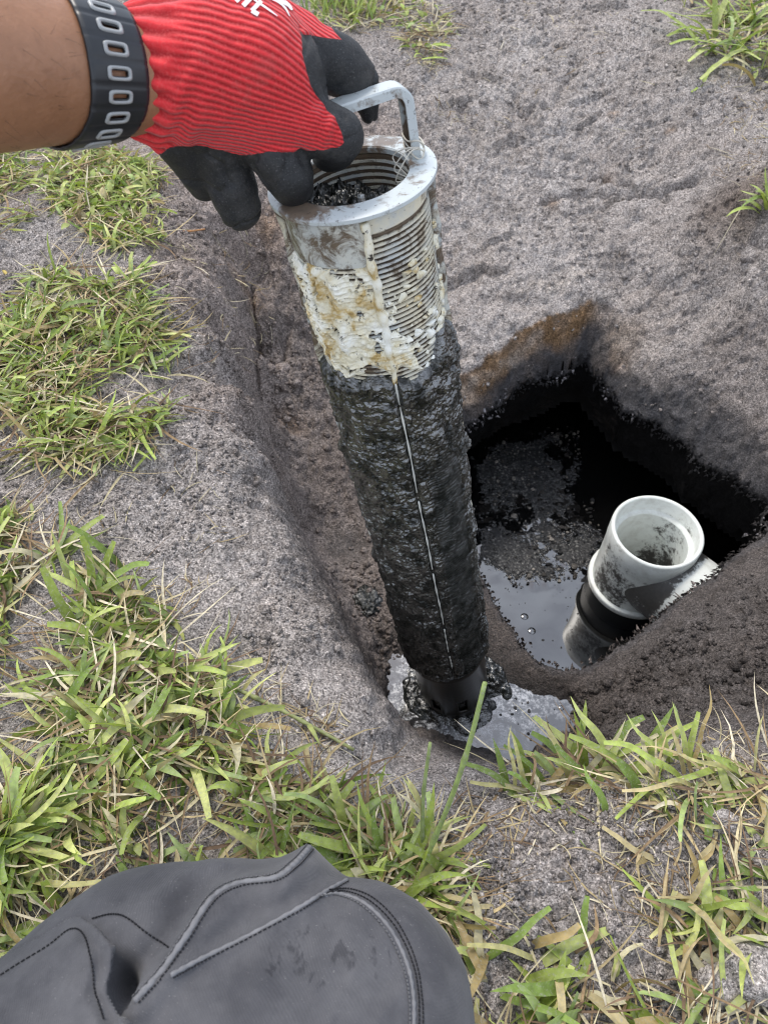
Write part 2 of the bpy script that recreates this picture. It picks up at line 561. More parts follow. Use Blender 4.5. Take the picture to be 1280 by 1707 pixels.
def m_tee():
    b = NB("white_pvc_stained")
    base = b.mix(b.noise(22, 4), (0.66, 0.69, 0.64), (0.78, 0.80, 0.76))
    g = b.attr("grime", "Fac")
    n = b.math('ADD', b.math('MULTIPLY', b.noise(30, 4, 0.6), 0.5), b.math('MULTIPLY', b.noise(150, 6, 0.75), 0.5))
    mk = b.ramp(b.math('ADD', g, b.math('MULTIPLY_ADD', n, 1.6, -0.8)), [(0.40, 0.0), (0.54, 0.95)])
    film = b.ramp(b.noise(60, 6, 0.7), [(0.45, 0.0), (0.7, 0.35)])
    base = b.mix(film, base, (0.30, 0.27, 0.21))
    c = b.mix(mk, base, b.mix(b.noise(160, 4), (0.010, 0.010, 0.009), (0.060, 0.050, 0.042)))
    b.P(Base_Color=c, Roughness=b.ramp(mk, [(0, 0.4), (1, 0.55)]), Normal=b.bump(b.noise(220, 4), 0.2, 0.0012))
    return b.m

MAT = dict(soil=m_soil(), grass=m_grass(), straw=m_straw(), water=m_water(), puddle=m_puddle(), sludge=m_sludge(), pvc=m_plastic(),
           flange=m_flange(), screen=m_screen(), band=m_screen(1.0), crust=m_crust(), glove=m_glove(), skin=m_skin(), cloth=m_cloth(), tee=m_tee(),
           rubber=simple("black_rubber", (0.012, 0.014, 0.017), 0.38, 0.5, 0.2, 90),
           metal=simple("slot_rim_grey", (0.30, 0.31, 0.31), 0.35, 0.5, 0.1, 90),
           thread=simple("grey_thread", (0.12, 0.12, 0.125), 0.8, 0.2, 0.25, 300, 900, 0.5),
           worncloth=simple("worn_seam_cloth", (0.170, 0.170, 0.178), 0.85, 0.2, 0.3, 120, 700, 0.5),
           hair=simple("dark_hair", (0.03, 0.018, 0.012), 0.6),
           darkthread=simple("dark_thread", (0.016, 0.016, 0.018), 0.85, 0.2, 0.2, 300),
           string=simple("pale_string", (0.55, 0.52, 0.45), 0.8, 0.2, 0.2, 400),
           print=simple("white_print", (0.80, 0.78, 0.78), 0.6, 0.3, 0.08, 300),
           rod=simple("rod_pvc", (0.50, 0.50, 0.46), 0.45, 0.4, 0.35, 70, 300, 0.4),
           capmat=simple("dark_stained_pvc", (0.020, 0.018, 0.015), 0.28, 0.6, 0.6, 60, 200, 0.3),
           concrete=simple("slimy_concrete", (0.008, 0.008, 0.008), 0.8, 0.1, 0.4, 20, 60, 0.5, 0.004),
           slime=simple("black_slime_pipe", (0.008, 0.009, 0.010), 0.6, 0.25, 0.4, 40, 150, 0.3))

# ------------------------------------------------------------------ terrain
CTRL = [
 # lawn
 (-300,260,0),(0,255,0),(0,480,0),(0,760,0),(0,1080,0),(0,1500,0),(150,300,0.004),(160,600,0),(150,900,0),(200,1200,0),(350,1320,0),
 (450,1450,0),(600,1420,0),(700,1600,0),(1000,1650,0),(1250,1650,0.0),(1000,1450,-0.004),(850,1400,-0.008),(1200,1420,0),(-300,900,0),(-300,1500,0),
 # left shoulder
 (270,320,-.004),(300,430,-.012),(300,560,-.014),(310,660,-.02),(300,800,-.018),(300,950,-.018),(400,1080,-.028),(500,1200,-.03),(600,1290,-.03),(700,1310,-.03),(800,1330,-.03),
 # lip of the left wall
 (330,360,-.02),(362,440,-.035),(372,500,-.045),(385,590,-.05),(428,690,-.06),(465,850,-.07),(530,970,-.075),(598,1090,-.075),(640,1205,-.075),
 (350,500,-.030),(362,590,-.036),(402,700,-.045),(440,850,-.052),(505,985,-.058),(570,1100,-.058),(612,1215,-.055),(498,910,-.073),(565,1030,-.075),(620,1150,-.075),(445,770,-.065),
 # foot of the left wall
 (400,400,-.085),(425,470,-.15),(432,590,-.19),(443,690,-.215),(480,850,-.245),(545,965,-.275),(612,1085,-.305),(655,1205,-.325),(458,770,-.23),(512,905,-.26),(578,1025,-.29),(636,1150,-.315),
 (480,420,-.10),(480,520,-.17),(500,640,-.22),(560,760,-.265),(640,960,-.305),(650,1040,-.32),
 # puddle bed
 (700,1200,-.345),(760,1130,-.345),(880,1180,-.352),(800,1230,-.347),(940,1185,-.348),(720,1120,-.338),
 # ridge towards the hole
 (845,1045,-.318),(900,1112,-.318),(965,1135,-.318),(815,1000,-.316),(1050,1120,-.30),
 # hole rim
 (775,715,-.275),(860,655,-.27),(975,600,-.255),(1040,675,-.255),(1130,732,-.258),(1190,795,-.26),(1290,858,-.265),(1290,890,-.265),(1190,955,-.285),(1085,1035,-.30),(1000,1095,-.312),
 (720,820,-.295),(740,950,-.31),
 # near bank
 (660,1250,-.10),(760,1285,-.06),(870,1310,-.05),(950,1310,-.035),(1050,1280,-.025),(1150,1280,-.015),(1260,1240,-.012),
 (750,1250,-.30),(870,1272,-.325),(975,1225,-.32),
 (1080,1160,-.255),(1120,1090,-.255),(1200,1040,-.235),(1290,990,-.225),(1290,1110,-.165),(1200,1150,-.17),(1150,1215,-.10),(1250,1185,-.08),
 # far bank
 (600,190,-.03),(700,110,-.006),(720,60,0),(900,70,0),(1050,95,0),(1150,140,0),(1250,190,-.004),(900,-150,0),(1290,-150,0),(550,-100,0),(1400,100,0),
 (520,300,-.07),(640,330,-.11),(760,300,-.10),(900,300,-.10),(1050,300,-.098),(1160,330,-.085),(1210,350,-.05),(1290,330,-.012),(1290,430,-.05),
 (650,480,-.18),(800,440,-.16),(950,440,-.155),(1100,470,-.155),(1200,500,-.145),(1290,560,-.13),
 (660,640,-.24),(790,570,-.215),(900,560,-.212),(1060,560,-.205),(1200,660,-.205),(1290,750,-.205)]
CP = np.array([at_z(px, py, z) for px, py, z in CTRL])
EX = [(x, y) for x in (-1.3, -0.9, 0.0, 0.7, 1.3, 1.7) for y in (-0.6, 2.6)] + [(x, y) for x in (-1.1, 1.5) for y in (0.0, 0.5, 1.0, 1.5, 2.0)] + [(0.0, 0.0), (0.3, 0.02), (-0.3, 0.0), (0.6, 0.1), (0.9, 0.5), (1.0, 1.0), (1.1, 1.4)]
CP = np.concatenate([CP, [(x, y, 0.0) for x, y in EX]])
RC = 0.012

def _phi(d2): return np.sqrt(d2 + RC * RC)

_d2 = ((CP[:, None, :2] - CP[None, :, :2]) ** 2).sum(-1)
_A = _phi(_d2) + np.eye(len(CP)) * -2e-4
_n = len(CP)
_M = np.zeros((_n + 1, _n + 1)); _M[:_n, :_n] = _A; _M[:_n, _n] = 1; _M[_n, :_n] = 1
_w = np.linalg.solve(_M, np.concatenate([CP[:, 2], [0]]))

def base_h(x, y):
    shp = np.shape(x); x = np.ravel(x); y = np.ravel(y)
    out = np.empty(len(x))
    for s in range(0, len(x), 40000):
        e = slice(s, s + 40000)
        d2 = (x[e, None] - CP[None, :, 0]) ** 2 + (y[e, None] - CP[None, :, 1]) ** 2
        out[e] = _phi(d2) @ _w[:_n] + _w[_n]
    fx = sstep(-1.25, -0.9, x) * (1 - sstep(1.3, 1.6, x)) * sstep(-0.55, -0.3, y) * (1 - sstep(2.1, 2.5, y))
    return (out * fx).reshape(shp)

HOLE = np.array([at_z(px, py, z - (.040 if py < 870 and 750 < px < 1280 else 0))[:2] for px, py, z in [
 (760,722,-.275),(800,693,-.272),(860,657,-.27),(915,632,-.26),(975,604,-.255),(1005,640,-.255),(1040,683,-.255),(1085,707,-.257),(1130,737,-.258),(1165,775,-.26),(1200,800,-.26),(1245,834,-.264),(1272,850,-.265),(1285,868,-.265),
 (1272,888,-.265),(1240,915,-.275),(1190,957,-.285),(1135,997,-.293),(1085,1037,-.30),(1040,1067,-.307),(1000,1097,-.312),(965,1116,-.316),(935,1118,-.318),(900,1104,-.318),(868,1070,-.318),(842,1035,-.317),(815,990,-.316),(775,900,-.305),(745,800,-.29)]])

def hole_sd(x, y):
    d = poly_sd(x, y, HOLE)
    return d + 0.006 * fbm2(x, y, 45, 3, 91) + 0.003 * fbm2(x, y, 190, 2, 92)

DX = 0.0028
def axis_coords(a, b, far):
    mid = np.arange(a, b, DX)
    g = []
    s, p = DX, 0.0
    while p < far:
        s *= 1.35; p += s; g.append(p)
    g = np.array(g)
    return np.concatenate([(a - g)[::-1], mid, mid[-1] + g])

GX = axis_coords(-0.80, 0.95, 60.0)
GY = axis_coords(-0.05, 1.95, 60.0)
X, Y = np.meshgrid(GX, GY)
near = (X > -1.4) & (X < 1.7) & (Y > -0.7) & (Y < 2.7)
Z = np.zeros_like(X)
Z[near] = base_h(X[near], Y[near])
SD = np.full_like(X, 9.0)
SD[near] = hole_sd(X[near], Y[near])

# colour and moisture fields -------------------------------------------------
DRY = (0.375, 0.345, 0.325); LIGHT = (0.43, 0.40, 0.38); FLOOR = (0.225, 0.195, 0.178); WETD = (0.085, 0.070, 0.061); DARK = (0.118, 0.105, 0.098); PALE = (0.42, 0.388, 0.366); PINK = (0.33, 0.285, 0.26)
CC = [
 (100,500,0,DRY,0),(250,600,0,DRY,0),(60,900,0,DRY,0),(350,750,-.02,LIGHT,0),(380,900,-.03,LIGHT,0),(450,1050,-.05,LIGHT,0),(560,1180,-.05,LIGHT,0),(620,1280,-.03,LIGHT,0),
 (300,1100,0,DRY,0),(200,1350,0,DRY,0),(400,700,-.05,PINK,0),(395,520,-.06,PINK,.0),(450,400,-.1,PINK,0),(360,330,-.02,PINK,0),
 (480,560,-.2,FLOOR,.05),(500,700,-.23,FLOOR,.05),(560,850,-.27,FLOOR,.1),(600,980,-.3,FLOOR,.2),(650,1100,-.32,FLOOR,.4),(660,1200,-.325,FLOOR,.35),
 (760,1120,-.345,WETD,.9),(870,1180,-.35,WETD,.9),(700,1190,-.345,WETD,.8),(900,1110,-.318,WETD,.7),(960,1150,-.32,WETD,.6),(850,1060,-.318,WETD,.8),
 (1050,1110,-.3,DARK,.3),(1150,1040,-.26,DARK,.25),(1250,960,-.24,DARK,.25),(1150,1130,-.22,DARK,.2),(1260,1080,-.17,DARK,.2),(1200,1180,-.12,DARK,.1),(800,1245,-.33,DARK,.4),(1000,1225,-.31,DARK,.4),
 (850,1340,-.03,DRY,0),(950,1420,0,DRY,0),(1000,1520,0,DRY,0),(1200,1350,0,DRY,0),(1220,1600,0,LIGHT,0),(740,1450,0,DRY,0),
 (760,200,-.04,PALE,0),(900,150,-.03,PALE,0),(850,330,-.1,PALE,0),(1000,300,-.1,PALE,0),(800,450,-.16,PALE,0),(950,480,-.17,PALE,0),(1100,430,-.14,DRY,0),(1080,200,-.03,DRY,0),(1200,300,-.07,DRY,0),
 (790,600,-.23,PALE,.0),(1100,560,-.2,DRY,0),(1200,640,-.2,(.25,.225,.21),.0),(1250,500,-.14,DRY,0),(640,300,-.1,PINK,0),(620,500,-.2,FLOOR,0),(1260,300,-.01,(.16,.13,.11),0),(600,100,-.01,DRY,0)]
CCP = np.array([at_z(c[0], c[1], c[2])[:2] for c in CC])
CCV = np.array([(*c[3], c[4]) for c in CC])

def colour_field(x, y):
    x0 = np.ravel(x); y0 = np.ravel(y)
    xw = x0 + 0.018 * fbm2(x0, y0, 18, 3, 301); yw = y0 + 0.018 * fbm2(x0, y0, 18, 3, 401)
    out = np.empty((len(x0), 4))
    for s in range(0, len(x0), 40000):
        e = slice(s, s + 40000)
        d2 = (xw[e, None] - CCP[None, :, 0]) ** 2 + (yw[e, None] - CCP[None, :, 1]) ** 2
        w = np.exp(-d2 / (2 * 0.045 ** 2)) + 1e-4 / (d2 + 1e-3) ** 2 * 1e-3
        w /= w.sum(1, keepdims=True)
        out[e] = w @ CCV
    return out

COL = np.tile(np.array([*DRY, 0.0]), (X.size, 1)).reshape(*X.shape, 4)
COL[near] = colour_field(X[near], Y[near])
wetf = COL[..., 3]
lawn = sstep(-0.03, 0.0, Z)
# surface relief
rough = 0.35 + 0.65 * sstep(0.0, 0.3, fbm2(X, Y, 4, 2, 55) + 0.25)
Zr = 0.0085 * fbm2(X, Y, 9, 3, 1) + 0.0050 * fbm2(X, Y, 30, 3, 2) + rough * (0.0095 * billow2(X, Y, 55, 4, 3, .62) + 0.0046 * fbm2(X, Y, 150, 3, 4, 0.75))
clod = sstep(0.12, 0.45, fbm2(X, Y, 7, 2, 77)) * np.where(near, 1, 0)
Zr += clod * 0.011 * (billow2(X, Y, 34, 2, 13) - 0.25) * (1 - 0.6 * lawn)
Zr *= (1 - 0.75 * sstep(0.55, 0.85, wetf))
# crumbly dark bank at the lower right
rb = sstep(.005, .07, SD) * np.exp(-(((X - at_z(1180, 1080, -.22)[0]) / 0.16) ** 2 + ((Y - at_z(1180, 1080, -.22)[1]) / 0.13) ** 2))
Zr += rb * 0.040 * (billow2(X, Y, 24, 4, 31, .6) - 0.3)
fbk = sstep(-.02, -.06, Z) * sstep(.75, .95, Y)
Zr += fbk * (0.020 * (billow2(X + .3 * Y, Y, 13, 4, 33, .6) - .3) + .007 * (billow2(X, Y, 48, 3, 34) - .3))
# cracks and spade cuts in the far bank
def cut(path, depth, width, lip=0.0):
    global Zr
    P = np.array([at_z(*p)[:2] for p in path])
    d = np.full(X.shape, 9.0)
    m = near
    xx = X[m] + 0.004 * fbm2(X[m], Y[m], 60, 2, 5); yy = Y[m] + 0.004 * fbm2(X[m], Y[m], 60, 2, 6)
    dd = np.full(xx.shape, 9.0)
    for p, q in zip(P[:-1], P[1:]):
        e = q - p
        t = np.clip(((xx - p[0]) * e[0] + (yy - p[1]) * e[1]) / (e @ e), 0, 1)
        dd = np.minimum(dd, np.hypot(xx - p[0] - t * e[0], yy - p[1] - t * e[1]))
    d[m] = dd
    Zr -= depth * np.exp(-(d / width) ** 2)
cut([(885,297,-.1),(1000,298,-.1),(1050,310,-.1),(1110,335,-.1)], 0.020, 0.007)
cut([(910,335,-.115),(980,330,-.112),(1060,335,-.112),(1150,325,-.1)], 0.018, 0.007)
cut([(855,165,-.04),(875,205,-.06),(890,190,-.06)], 0.015, 0.006)
cut([(960,110,-.02),(930,170,-.04)], 0.012, 0.012)
cut([(1170,330,-.08),(1165,400,-.12),(1150,440,-.14)], 0.012, 0.012)
cut([(423,505,-.17),(430,580,-.19),(434,690,-.21)], 0.030, 0.005)
cut([(478,560,-.2),(470,590,-.2)], 0.020, 0.006)
cut([(770,180,-.04),(800,240,-.07)], 0.010, 0.010)
cut([(745,240,-.07),(790,262,-.08)], 0.010, 0.008)
cut([(1190,400,-.12),(1240,420,-.08),(1290,425,-.06)], 0.02, 0.01)
bev = 0.042 * sstep(.60, .80, Y)
Zr *= 1 - .72 * (1 - sstep(.046, .056, SD)) * sstep(.60, .80, Y)
Zr -= np.where(bev > .004, 0.046 * np.clip(1 - (SD + .003 * fbm2(X, Y, 30, 3, 95)) / (bev + 1e-6), 0, 1), 0) * (SD < .08)
for _i in range(26):
    _c = at_z(random.uniform(680, 1270), random.uniform(110, 560), -.12); _a = random.uniform(-.5, .5); _l = random.uniform(.015, .06)
    _q = _c[:2] + np.array([math.cos(_a), math.sin(_a)]) * _l
    _t = np.clip(((X - _c[0]) * math.cos(_a) + (Y - _c[1]) * math.sin(_a)) / _l, 0, 1)
    _dx = X - _c[0] - _t * _l * math.cos(_a); _dy = Y - _c[1] - _t * _l * math.sin(_a)
    _dn = -_dx * math.sin(_a) + _dy * math.cos(_a) + .006 * fbm2(X, Y, 50, 2, 600 + _i)
    Zr += np.where(np.hypot(_dx, _dy) < .05, random.uniform(.005, .011) * np.exp(-(np.hypot(_dx, _dy) / .022) ** 2) * np.sign(_dn) * np.exp(-np.abs(_dn) / .012), 0)
Z = Z + np.where(near, Zr, 0.012 * fbm2(X, Y, 3, 2, 8) + 0.004 * fbm2(X, Y, 20, 2, 9))

HZ = Z.copy()                                # height field before the hole is folded
def H(x, y):
    x = np.asarray(x, float); y = np.asarray(y, float)
    i = np.clip(np.searchsorted(GX, x) - 1, 0, len(GX) - 2); j = np.clip(np.searchsorted(GY, y) - 1, 0, len(GY) - 2)
    fx = (x - GX[i]) / (GX[i + 1] - GX[i]); fy = (y - GY[j]) / (GY[j + 1] - GY[j])
    return (HZ[j, i] * (1 - fx) + HZ[j, i + 1] * fx) * (1 - fy) + (HZ[j + 1, i] * (1 - fx) + HZ[j + 1, i + 1] * fx) * fy

# rim: black slime band, brown stain, folded-down edge of the opening
sdn = SD + 0.010 * fbm2(X, Y, 22, 3, 201)
far_side = sstep(0.55, 0.85, Y)
bandw = 0.004 + 0.008 * far_side + 0.018 * sstep(0.36, 0.5, X) * far_side
black = 1 - sstep(bandw * 0.7, bandw * 1.5 + 0.004, sdn)
brc = at_z(870, 610, -.25)
brown = np.exp(-(((X - brc[0] + 0.01) / 0.14) ** 4 + ((Y - brc[1]) / 0.16) ** 4)) * (1 - sstep(0.037, 0.044, SD + .005 * fbm2(X, Y, 40, 3, 202))) * 1.25
brc2 = at_z(1010, 570, -.22)
brown2 = np.exp(-(((X - brc2[0]) / 0.06) ** 2 + ((Y - brc2[1]) / 0.04) ** 2)) * 0.8
for f, c in ((np.clip(brown * 1.5, 0, 1), (0.235, 0.150, 0.082)), (brown2, (0.17, 0.115, 0.070)), (black * (0.45 + 0.55 * far_side), (0.060, 0.059, 0.064))):
    f = np.clip(f * (0.92 + 0.35 * fbm2(X, Y, 40, 3, 211)), 0, 1)
    COL[..., :3] = COL[..., :3] * (1 - f[..., None]) + np.array(c) * f[..., None]
# pale streaks of roots and lime in the bank
for (p, q, wd, k) in (((865, 490, -.18), (965, 465, -.17), 0.013, 0.75), ((740, 580, -.22), (770, 640, -.24), 0.02, 0.6), ((1030, 540, -.2), (1090, 580, -.2), 0.008, 0.5), ((770, 640, -.25), (900, 555, -.215), 0.006, 0.5)):
    P0 = at_z(*p)[:2]; Q0 = at_z(*q)[:2]; e = Q0 - P0
    t = np.clip(((X - P0[0]) * e[0] + (Y - P0[1]) * e[1]) / (e @ e), 0, 1)
    d = np.hypot(X - P0[0] - t * e[0], Y - P0[1] - t * e[1])
    f = np.exp(-(d / wd) ** 2) * k * np.clip(0.5 + fbm2(X, Y, 60, 3, 221), 0, 1)
    COL[..., :3] = COL[..., :3] * (1 - f[..., None]) + np.array((0.56, 0.50, 0.44)) * f[..., None]
for (p, r) in (((1010, 300, -.1), 0.012), ((920, 340, -.115), 0.012), ((1115, 225, -.05), .008), ((1020, 200, -.05), .01), ((450, 385, -.09), 0.03), ((412, 470, -.1), .02), ((480, 690, -.22), .02)):
    c = at_z(*p)
    f = np.exp(-(((X - c[0]) ** 2 + (Y - c[1]) ** 2) / r ** 2)) * 0.6
    COL[..., :3] = COL[..., :3] * (1 - f[..., None]) + np.array((0.30, 0.20, 0.125)) * f[..., None]
pw = sstep(-.318, -.336, HZ + .004 * fbm2(X, Y, 40, 3, 230)) * near * (Y < .9)
COL[..., :3] *= (1 - .55 * pw[..., None])
wetf = np.clip(np.maximum(np.maximum(wetf, pw * .9), np.maximum(black * 0.85, 0)), 0, 1)

PSD = np.full_like(X, 9.0); hb_ = (X > -.1) & (X < 1.0) & (Y > .15) & (Y < 1.3)
PSD[hb_] = poly_sd(X[hb_], Y[hb_], HOLE)
for _k in range(14):
    PSD[1:-1, 1:-1] = (PSD[1:-1, :-2] + PSD[1:-1, 2:] + PSD[:-2, 1:-1] + PSD[2:, 1:-1]) / 4
gy, gx = np.gradient(PSD, GY, GX)
gl = np.hypot(gx, gy) + 1e-9
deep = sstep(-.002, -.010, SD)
COL[..., :3] = COL[..., :3] * (1 - deep[..., None] * .93)  # wall inside the opening blackened in colour to stand for the tank's darkness
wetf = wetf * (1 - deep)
s_in = np.clip(-SD, 0, 0.075)
nxo, nyo = gx / gl, gy / gl
XX = X + nxo * s_in * 1.12 * (SD < 0)
YY = Y + nyo * s_in * 1.12 * (SD < 0)
jag = 0.5 + 0.5 * fbm2(X, Y, 130, 2, 93)
ZZ = Z - np.where(SD < 0, s_in * (0.85 + 0.3 * jag), 0) - 0.006 * np.exp(-np.abs(SD) / 0.006)
keep = SD > -0.07
nx_, ny_ = len(GX), len(GY)
F = gridfaces(nx_, ny_)
km = keep.ravel()
F = F[km[F].all(1)]
used = np.zeros(X.size, bool); used[F.ravel()] = True
remap = np.cumsum(used) - 1
zy_, zx_ = np.gradient(Z, GY, GX)
slope = np.hypot(zx_, zy_)
nl = np.sqrt(1 + slope ** 2)
sub = near & (slope > .35)
P3_ = np.stack([XX[sub], YY[sub], ZZ[sub]], -1)
amp = sstep(.4, 1.3, slope[sub]) * (SD[sub] > .01) * (0.011 * (billow3(P3_, 38, 3, 241, .6) - .3) + .004 * fbm3(P3_, 140, 2, 242))
XX[sub] += -zx_[sub] / nl[sub] * amp; YY[sub] += -zy_[sub] / nl[sub] * amp; ZZ[sub] += amp / nl[sub]
VA = np.stack([XX, YY, ZZ], -1).reshape(-1, 3)
inn = (SD.ravel()[F] < 0.0).any(1)
el_ = np.max([np.linalg.norm(VA[F[:, k]] - VA[F[:, (k + 1) % 4]], axis=1) for k in range(4)], 0)
F = F[~(inn & (el_ > .016))]
used = np.zeros(X.size, bool); used[F.ravel()] = True
remap = np.cumsum(used) - 1
V = VA[used]
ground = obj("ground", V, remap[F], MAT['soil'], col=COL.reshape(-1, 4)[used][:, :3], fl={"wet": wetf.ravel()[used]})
tag(ground, "grey sandy soil dug out around the open tank", kind="structure")

# ------------------------------------------------------------------ tank, water, puddle
ZW = -0.528
x0, x1, y0, y1 = -0.12, 1.15, 0.10, 1.45
tv = [(x0, y0, -1.3), (x1, y0, -1.3), (x1, y1, -1.3), (x0, y1, -1.3), (x0, y0, -.41), (x1, y0, -.41), (x1, y1, -.41), (x0, y1, -.41)]
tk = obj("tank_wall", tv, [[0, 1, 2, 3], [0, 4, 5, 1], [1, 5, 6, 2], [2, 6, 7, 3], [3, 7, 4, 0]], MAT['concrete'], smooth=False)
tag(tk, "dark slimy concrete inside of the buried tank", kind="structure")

lx = np.arange(x0 - .3, x1 + .31, .008); ly = np.arange(y0 - .3, y1 + .31, .008)  # dark lid sheet, added under the soil so the tank void stays black
LX, LY = np.meshgrid(lx, ly)
lk = hole_sd(LX, LY) > .016
LF = gridfaces(len(lx), len(ly)); LF = LF[lk.ravel()[LF].all(1)]
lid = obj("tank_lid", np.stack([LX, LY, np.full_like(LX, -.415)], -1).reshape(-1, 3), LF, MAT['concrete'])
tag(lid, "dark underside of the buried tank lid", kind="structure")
wx = np.arange(x0, x1, 0.006); wy = np.arange(y0, y1, 0.006)
WX, WY = np.meshgrid(wx, wy)
def blob(px, py, rx, ry, z=ZW):
    c = at_z(px, py, z)
    return np.exp(-(((WX - c[0]) / rx) ** 2 + ((WY - c[1]) / ry) ** 2))
scum = np.clip(1.0 * blob(850, 800, .10, .13) + 0.9 * blob(880, 930, .11, .07) + .6 * blob(940, 760, .07, .1) + .5 * blob(980, 900, .05, .07), 0, 1) * np.clip(0.75 + 0.6 * fbm2(WX, WY, 20, 3, 61), 0, 1)
scum *= 1 - 0.95 * blob(910, 1050, .075, .06)
WZ = ZW + 0.0008 * fbm2(WX, WY, 12, 2, 71) + 0.005 * scum * (billow2(WX, WY, 45, 3, 72) - 0.2)
wt = obj("tank_water", np.stack([WX, WY, WZ], -1).reshape(-1, 3), gridfaces(len(wx), len(wy)), MAT['water'], fl={"scum": scum.ravel()})
tag(wt, "black tank water with floating scum", kind="structure")

ZP = -0.338
pc = at_z(800, 1180, ZP)
px_ = np.arange(pc[0] - 0.22, pc[0] + 0.26, 0.004); py_ = np.arange(pc[1] - 0.16, pc[1] + 0.14, 0.004)
PX, PY = np.meshgrid(px_, py_)
fo = at_z(735, 1160, ZP); fo2 = at_z(840, 1120, ZP)
foam = np.clip(np.exp(-(((PX - fo[0]) / .085) ** 2 + ((PY - fo[1]) / .06) ** 2)) + 0.8 * np.exp(-(((PX - fo2[0]) / .06) ** 2 + ((PY - fo2[1]) / .07) ** 2)), 0, 1)
PZ = ZP + 0.0006 * fbm2(PX, PY, 15, 2, 73) + foam * 0.0007 * (billow2(PX, PY, 40, 2, 74) - 0.3)
inp = (hole_sd(PX, PY) > 0.012)
Fp = gridfaces(len(px_), len(py_)); Fp = Fp[inp.ravel()[Fp].all(1)]
pd = obj("puddle", np.stack([PX, PY, PZ], -1).reshape(-1, 3), Fp, MAT['puddle'], fl={"scum": np.clip(foam + .30, 0, 1).ravel()})
tag(pd, "foamy grey puddle around the foot of the filter", kind="structure")

# bubbles on the water
for k, (bx, by, br) in enumerate([(874, 1028, .007), (886, 1052, .0075), (876, 1058, .003), (935, 1180, .004), (862, 1185, .003)]):
    z = ZW if k < 3 else ZP
    c = at_z(bx, by, z)
    pr = [(br * math.cos(t), br * 0.35 * math.sin(t)) for t in np.linspace(0, math.pi / 2, 7)]
    v, f = lathe(pr, 20)
    o = obj("bubble", v + c - np.array([0, 0, .0005]), f, MAT['water'], fl={"scum": np.zeros(len(v))})
    tag(o, ["upper of two bubbles on the bright tank water", "lower of two bubbles on the bright tank water", "tiny bubble beside the two on the tank water", "small bubble at the right end of the puddle", "tiny bubble in the middle of the puddle"][k], "bubble", "bubbles on the water")

# ------------------------------------------------------------------ outlet tee in the tank
TD = 1.15
Tc = at_d(1096, 884, TD)
ro = 76.0 * TD / FPX
tee = thing("pipe_tee", "white stained plastic pipe tee standing open in the black tank water", "pipe", (Tc[0], Tc[1], ZW))
zt = Tc[2]
def addtee(name, prof, grime, parent=tee, n=80, mat='tee', wob=0.0):
    v, f = lathe(prof, n)
    ang = np.arctan2(v[:, 1], v[:, 0])
    g = grime(ang, v)
    return obj(name, v + np.array([Tc[0], Tc[1], 0]), f, MAT[mat], parent, fl={"grime": g})
ri = ro * 0.90; rs = ro * 0.80
hub = addtee("hub", [(rs * .98, zt - .20), (rs * .985, zt - .10), (rs * .985, zt - .034), (rs * .99, zt - .031), (ri - .002, zt - .030), (ri, zt - .028), (ri, zt - .003), (ri + .002, zt - .0005), (ro - .002, zt), (ro, zt - .003), (ro, zt - .036), (ro * .985, zt - .045), (ro * .985, zt - .06), (ro * .98, zt - .16)],
             lambda a, v: np.clip(0.24 + 0.20 * np.sin(a * 2 + 0.6) + 0.16 * (v[:, 2] < zt - .032) * (np.hypot(v[:, 0], v[:, 1]) > rs * 1.05) * (np.sin(a + 1.9) * .5 + .5) - 0.25 * (v[:, 2] > zt - .004) + 0.35 * (np.hypot(v[:, 0], v[:, 1]) < rs * 1.02) * sstep(zt - .07, zt - .17, v[:, 2]) - 0.35 * (np.abs(v[:, 2] - zt + .0305) < .0012), 0, 1))
lv, lf = lathe([(ro * .97, zt - .137), (ro * 1.06, zt - .137), (ro * 1.075, zt - .139), (ro * 1.075, zt - .147), (ro * 1.06, zt - .149), (ro * .97, zt - .149)], 80)
obj("collar", lv + np.array([Tc[0], Tc[1], 0]), lf, MAT['tee'], tee, fl={"grime": np.full(len(lv), 0.22)})
sv, sf = lathe([(ro * 1.0, zt - .145), (ro * 1.02, zt - .17), (ro * 1.02, ZW - .06)], 64)
obj("lower_pipe", sv + np.array([Tc[0], Tc[1], 0]), sf, MAT['slime'], tee)
# side branch runs level towards the tank wall at the lower right
bd = np.array([0.66, -0.75, 0.0]); bd /= np.linalg.norm(bd)
bn = np.cross([0, 0, 1], bd)
bl = np.linspace(0.060, 0.34, 28)
ba = np.linspace(0, 2 * np.pi, 56, endpoint=False)
rb_ = ro * 0.955
bc = np.array([Tc[0], Tc[1], zt - .088])
bst = np.sqrt(np.maximum(0.0, (ro * .975) ** 2 - (rb_ * np.cos(ba)) ** 2))
BL = bst[None, :] + (bl[:, None] - bl[0])
BV = bc + BL[..., None] * bd + rb_ * (np.cos(ba)[None, :, None] * bn + np.sin(ba)[None, :, None] * np.array([0, 0, 1.0]))
BV = BV.reshape(-1, 3)
gb = np.clip(0.04 + 0.62 * sstep(.088, .070, (BV - bc) @ bd), 0, 1)
obj("branch_pipe", BV, gridfaces(56, 28, True), MAT['tee'], tee, fl={"grime": gb})
dv, df = lathe([(0.0001, zt - .19), (rs * .99, zt - .19)], 40)
obj("water_inside", dv + np.array([Tc[0], Tc[1], 0]), df, MAT['water'], tee, fl={"scum": np.full(len(dv), 0.3)})

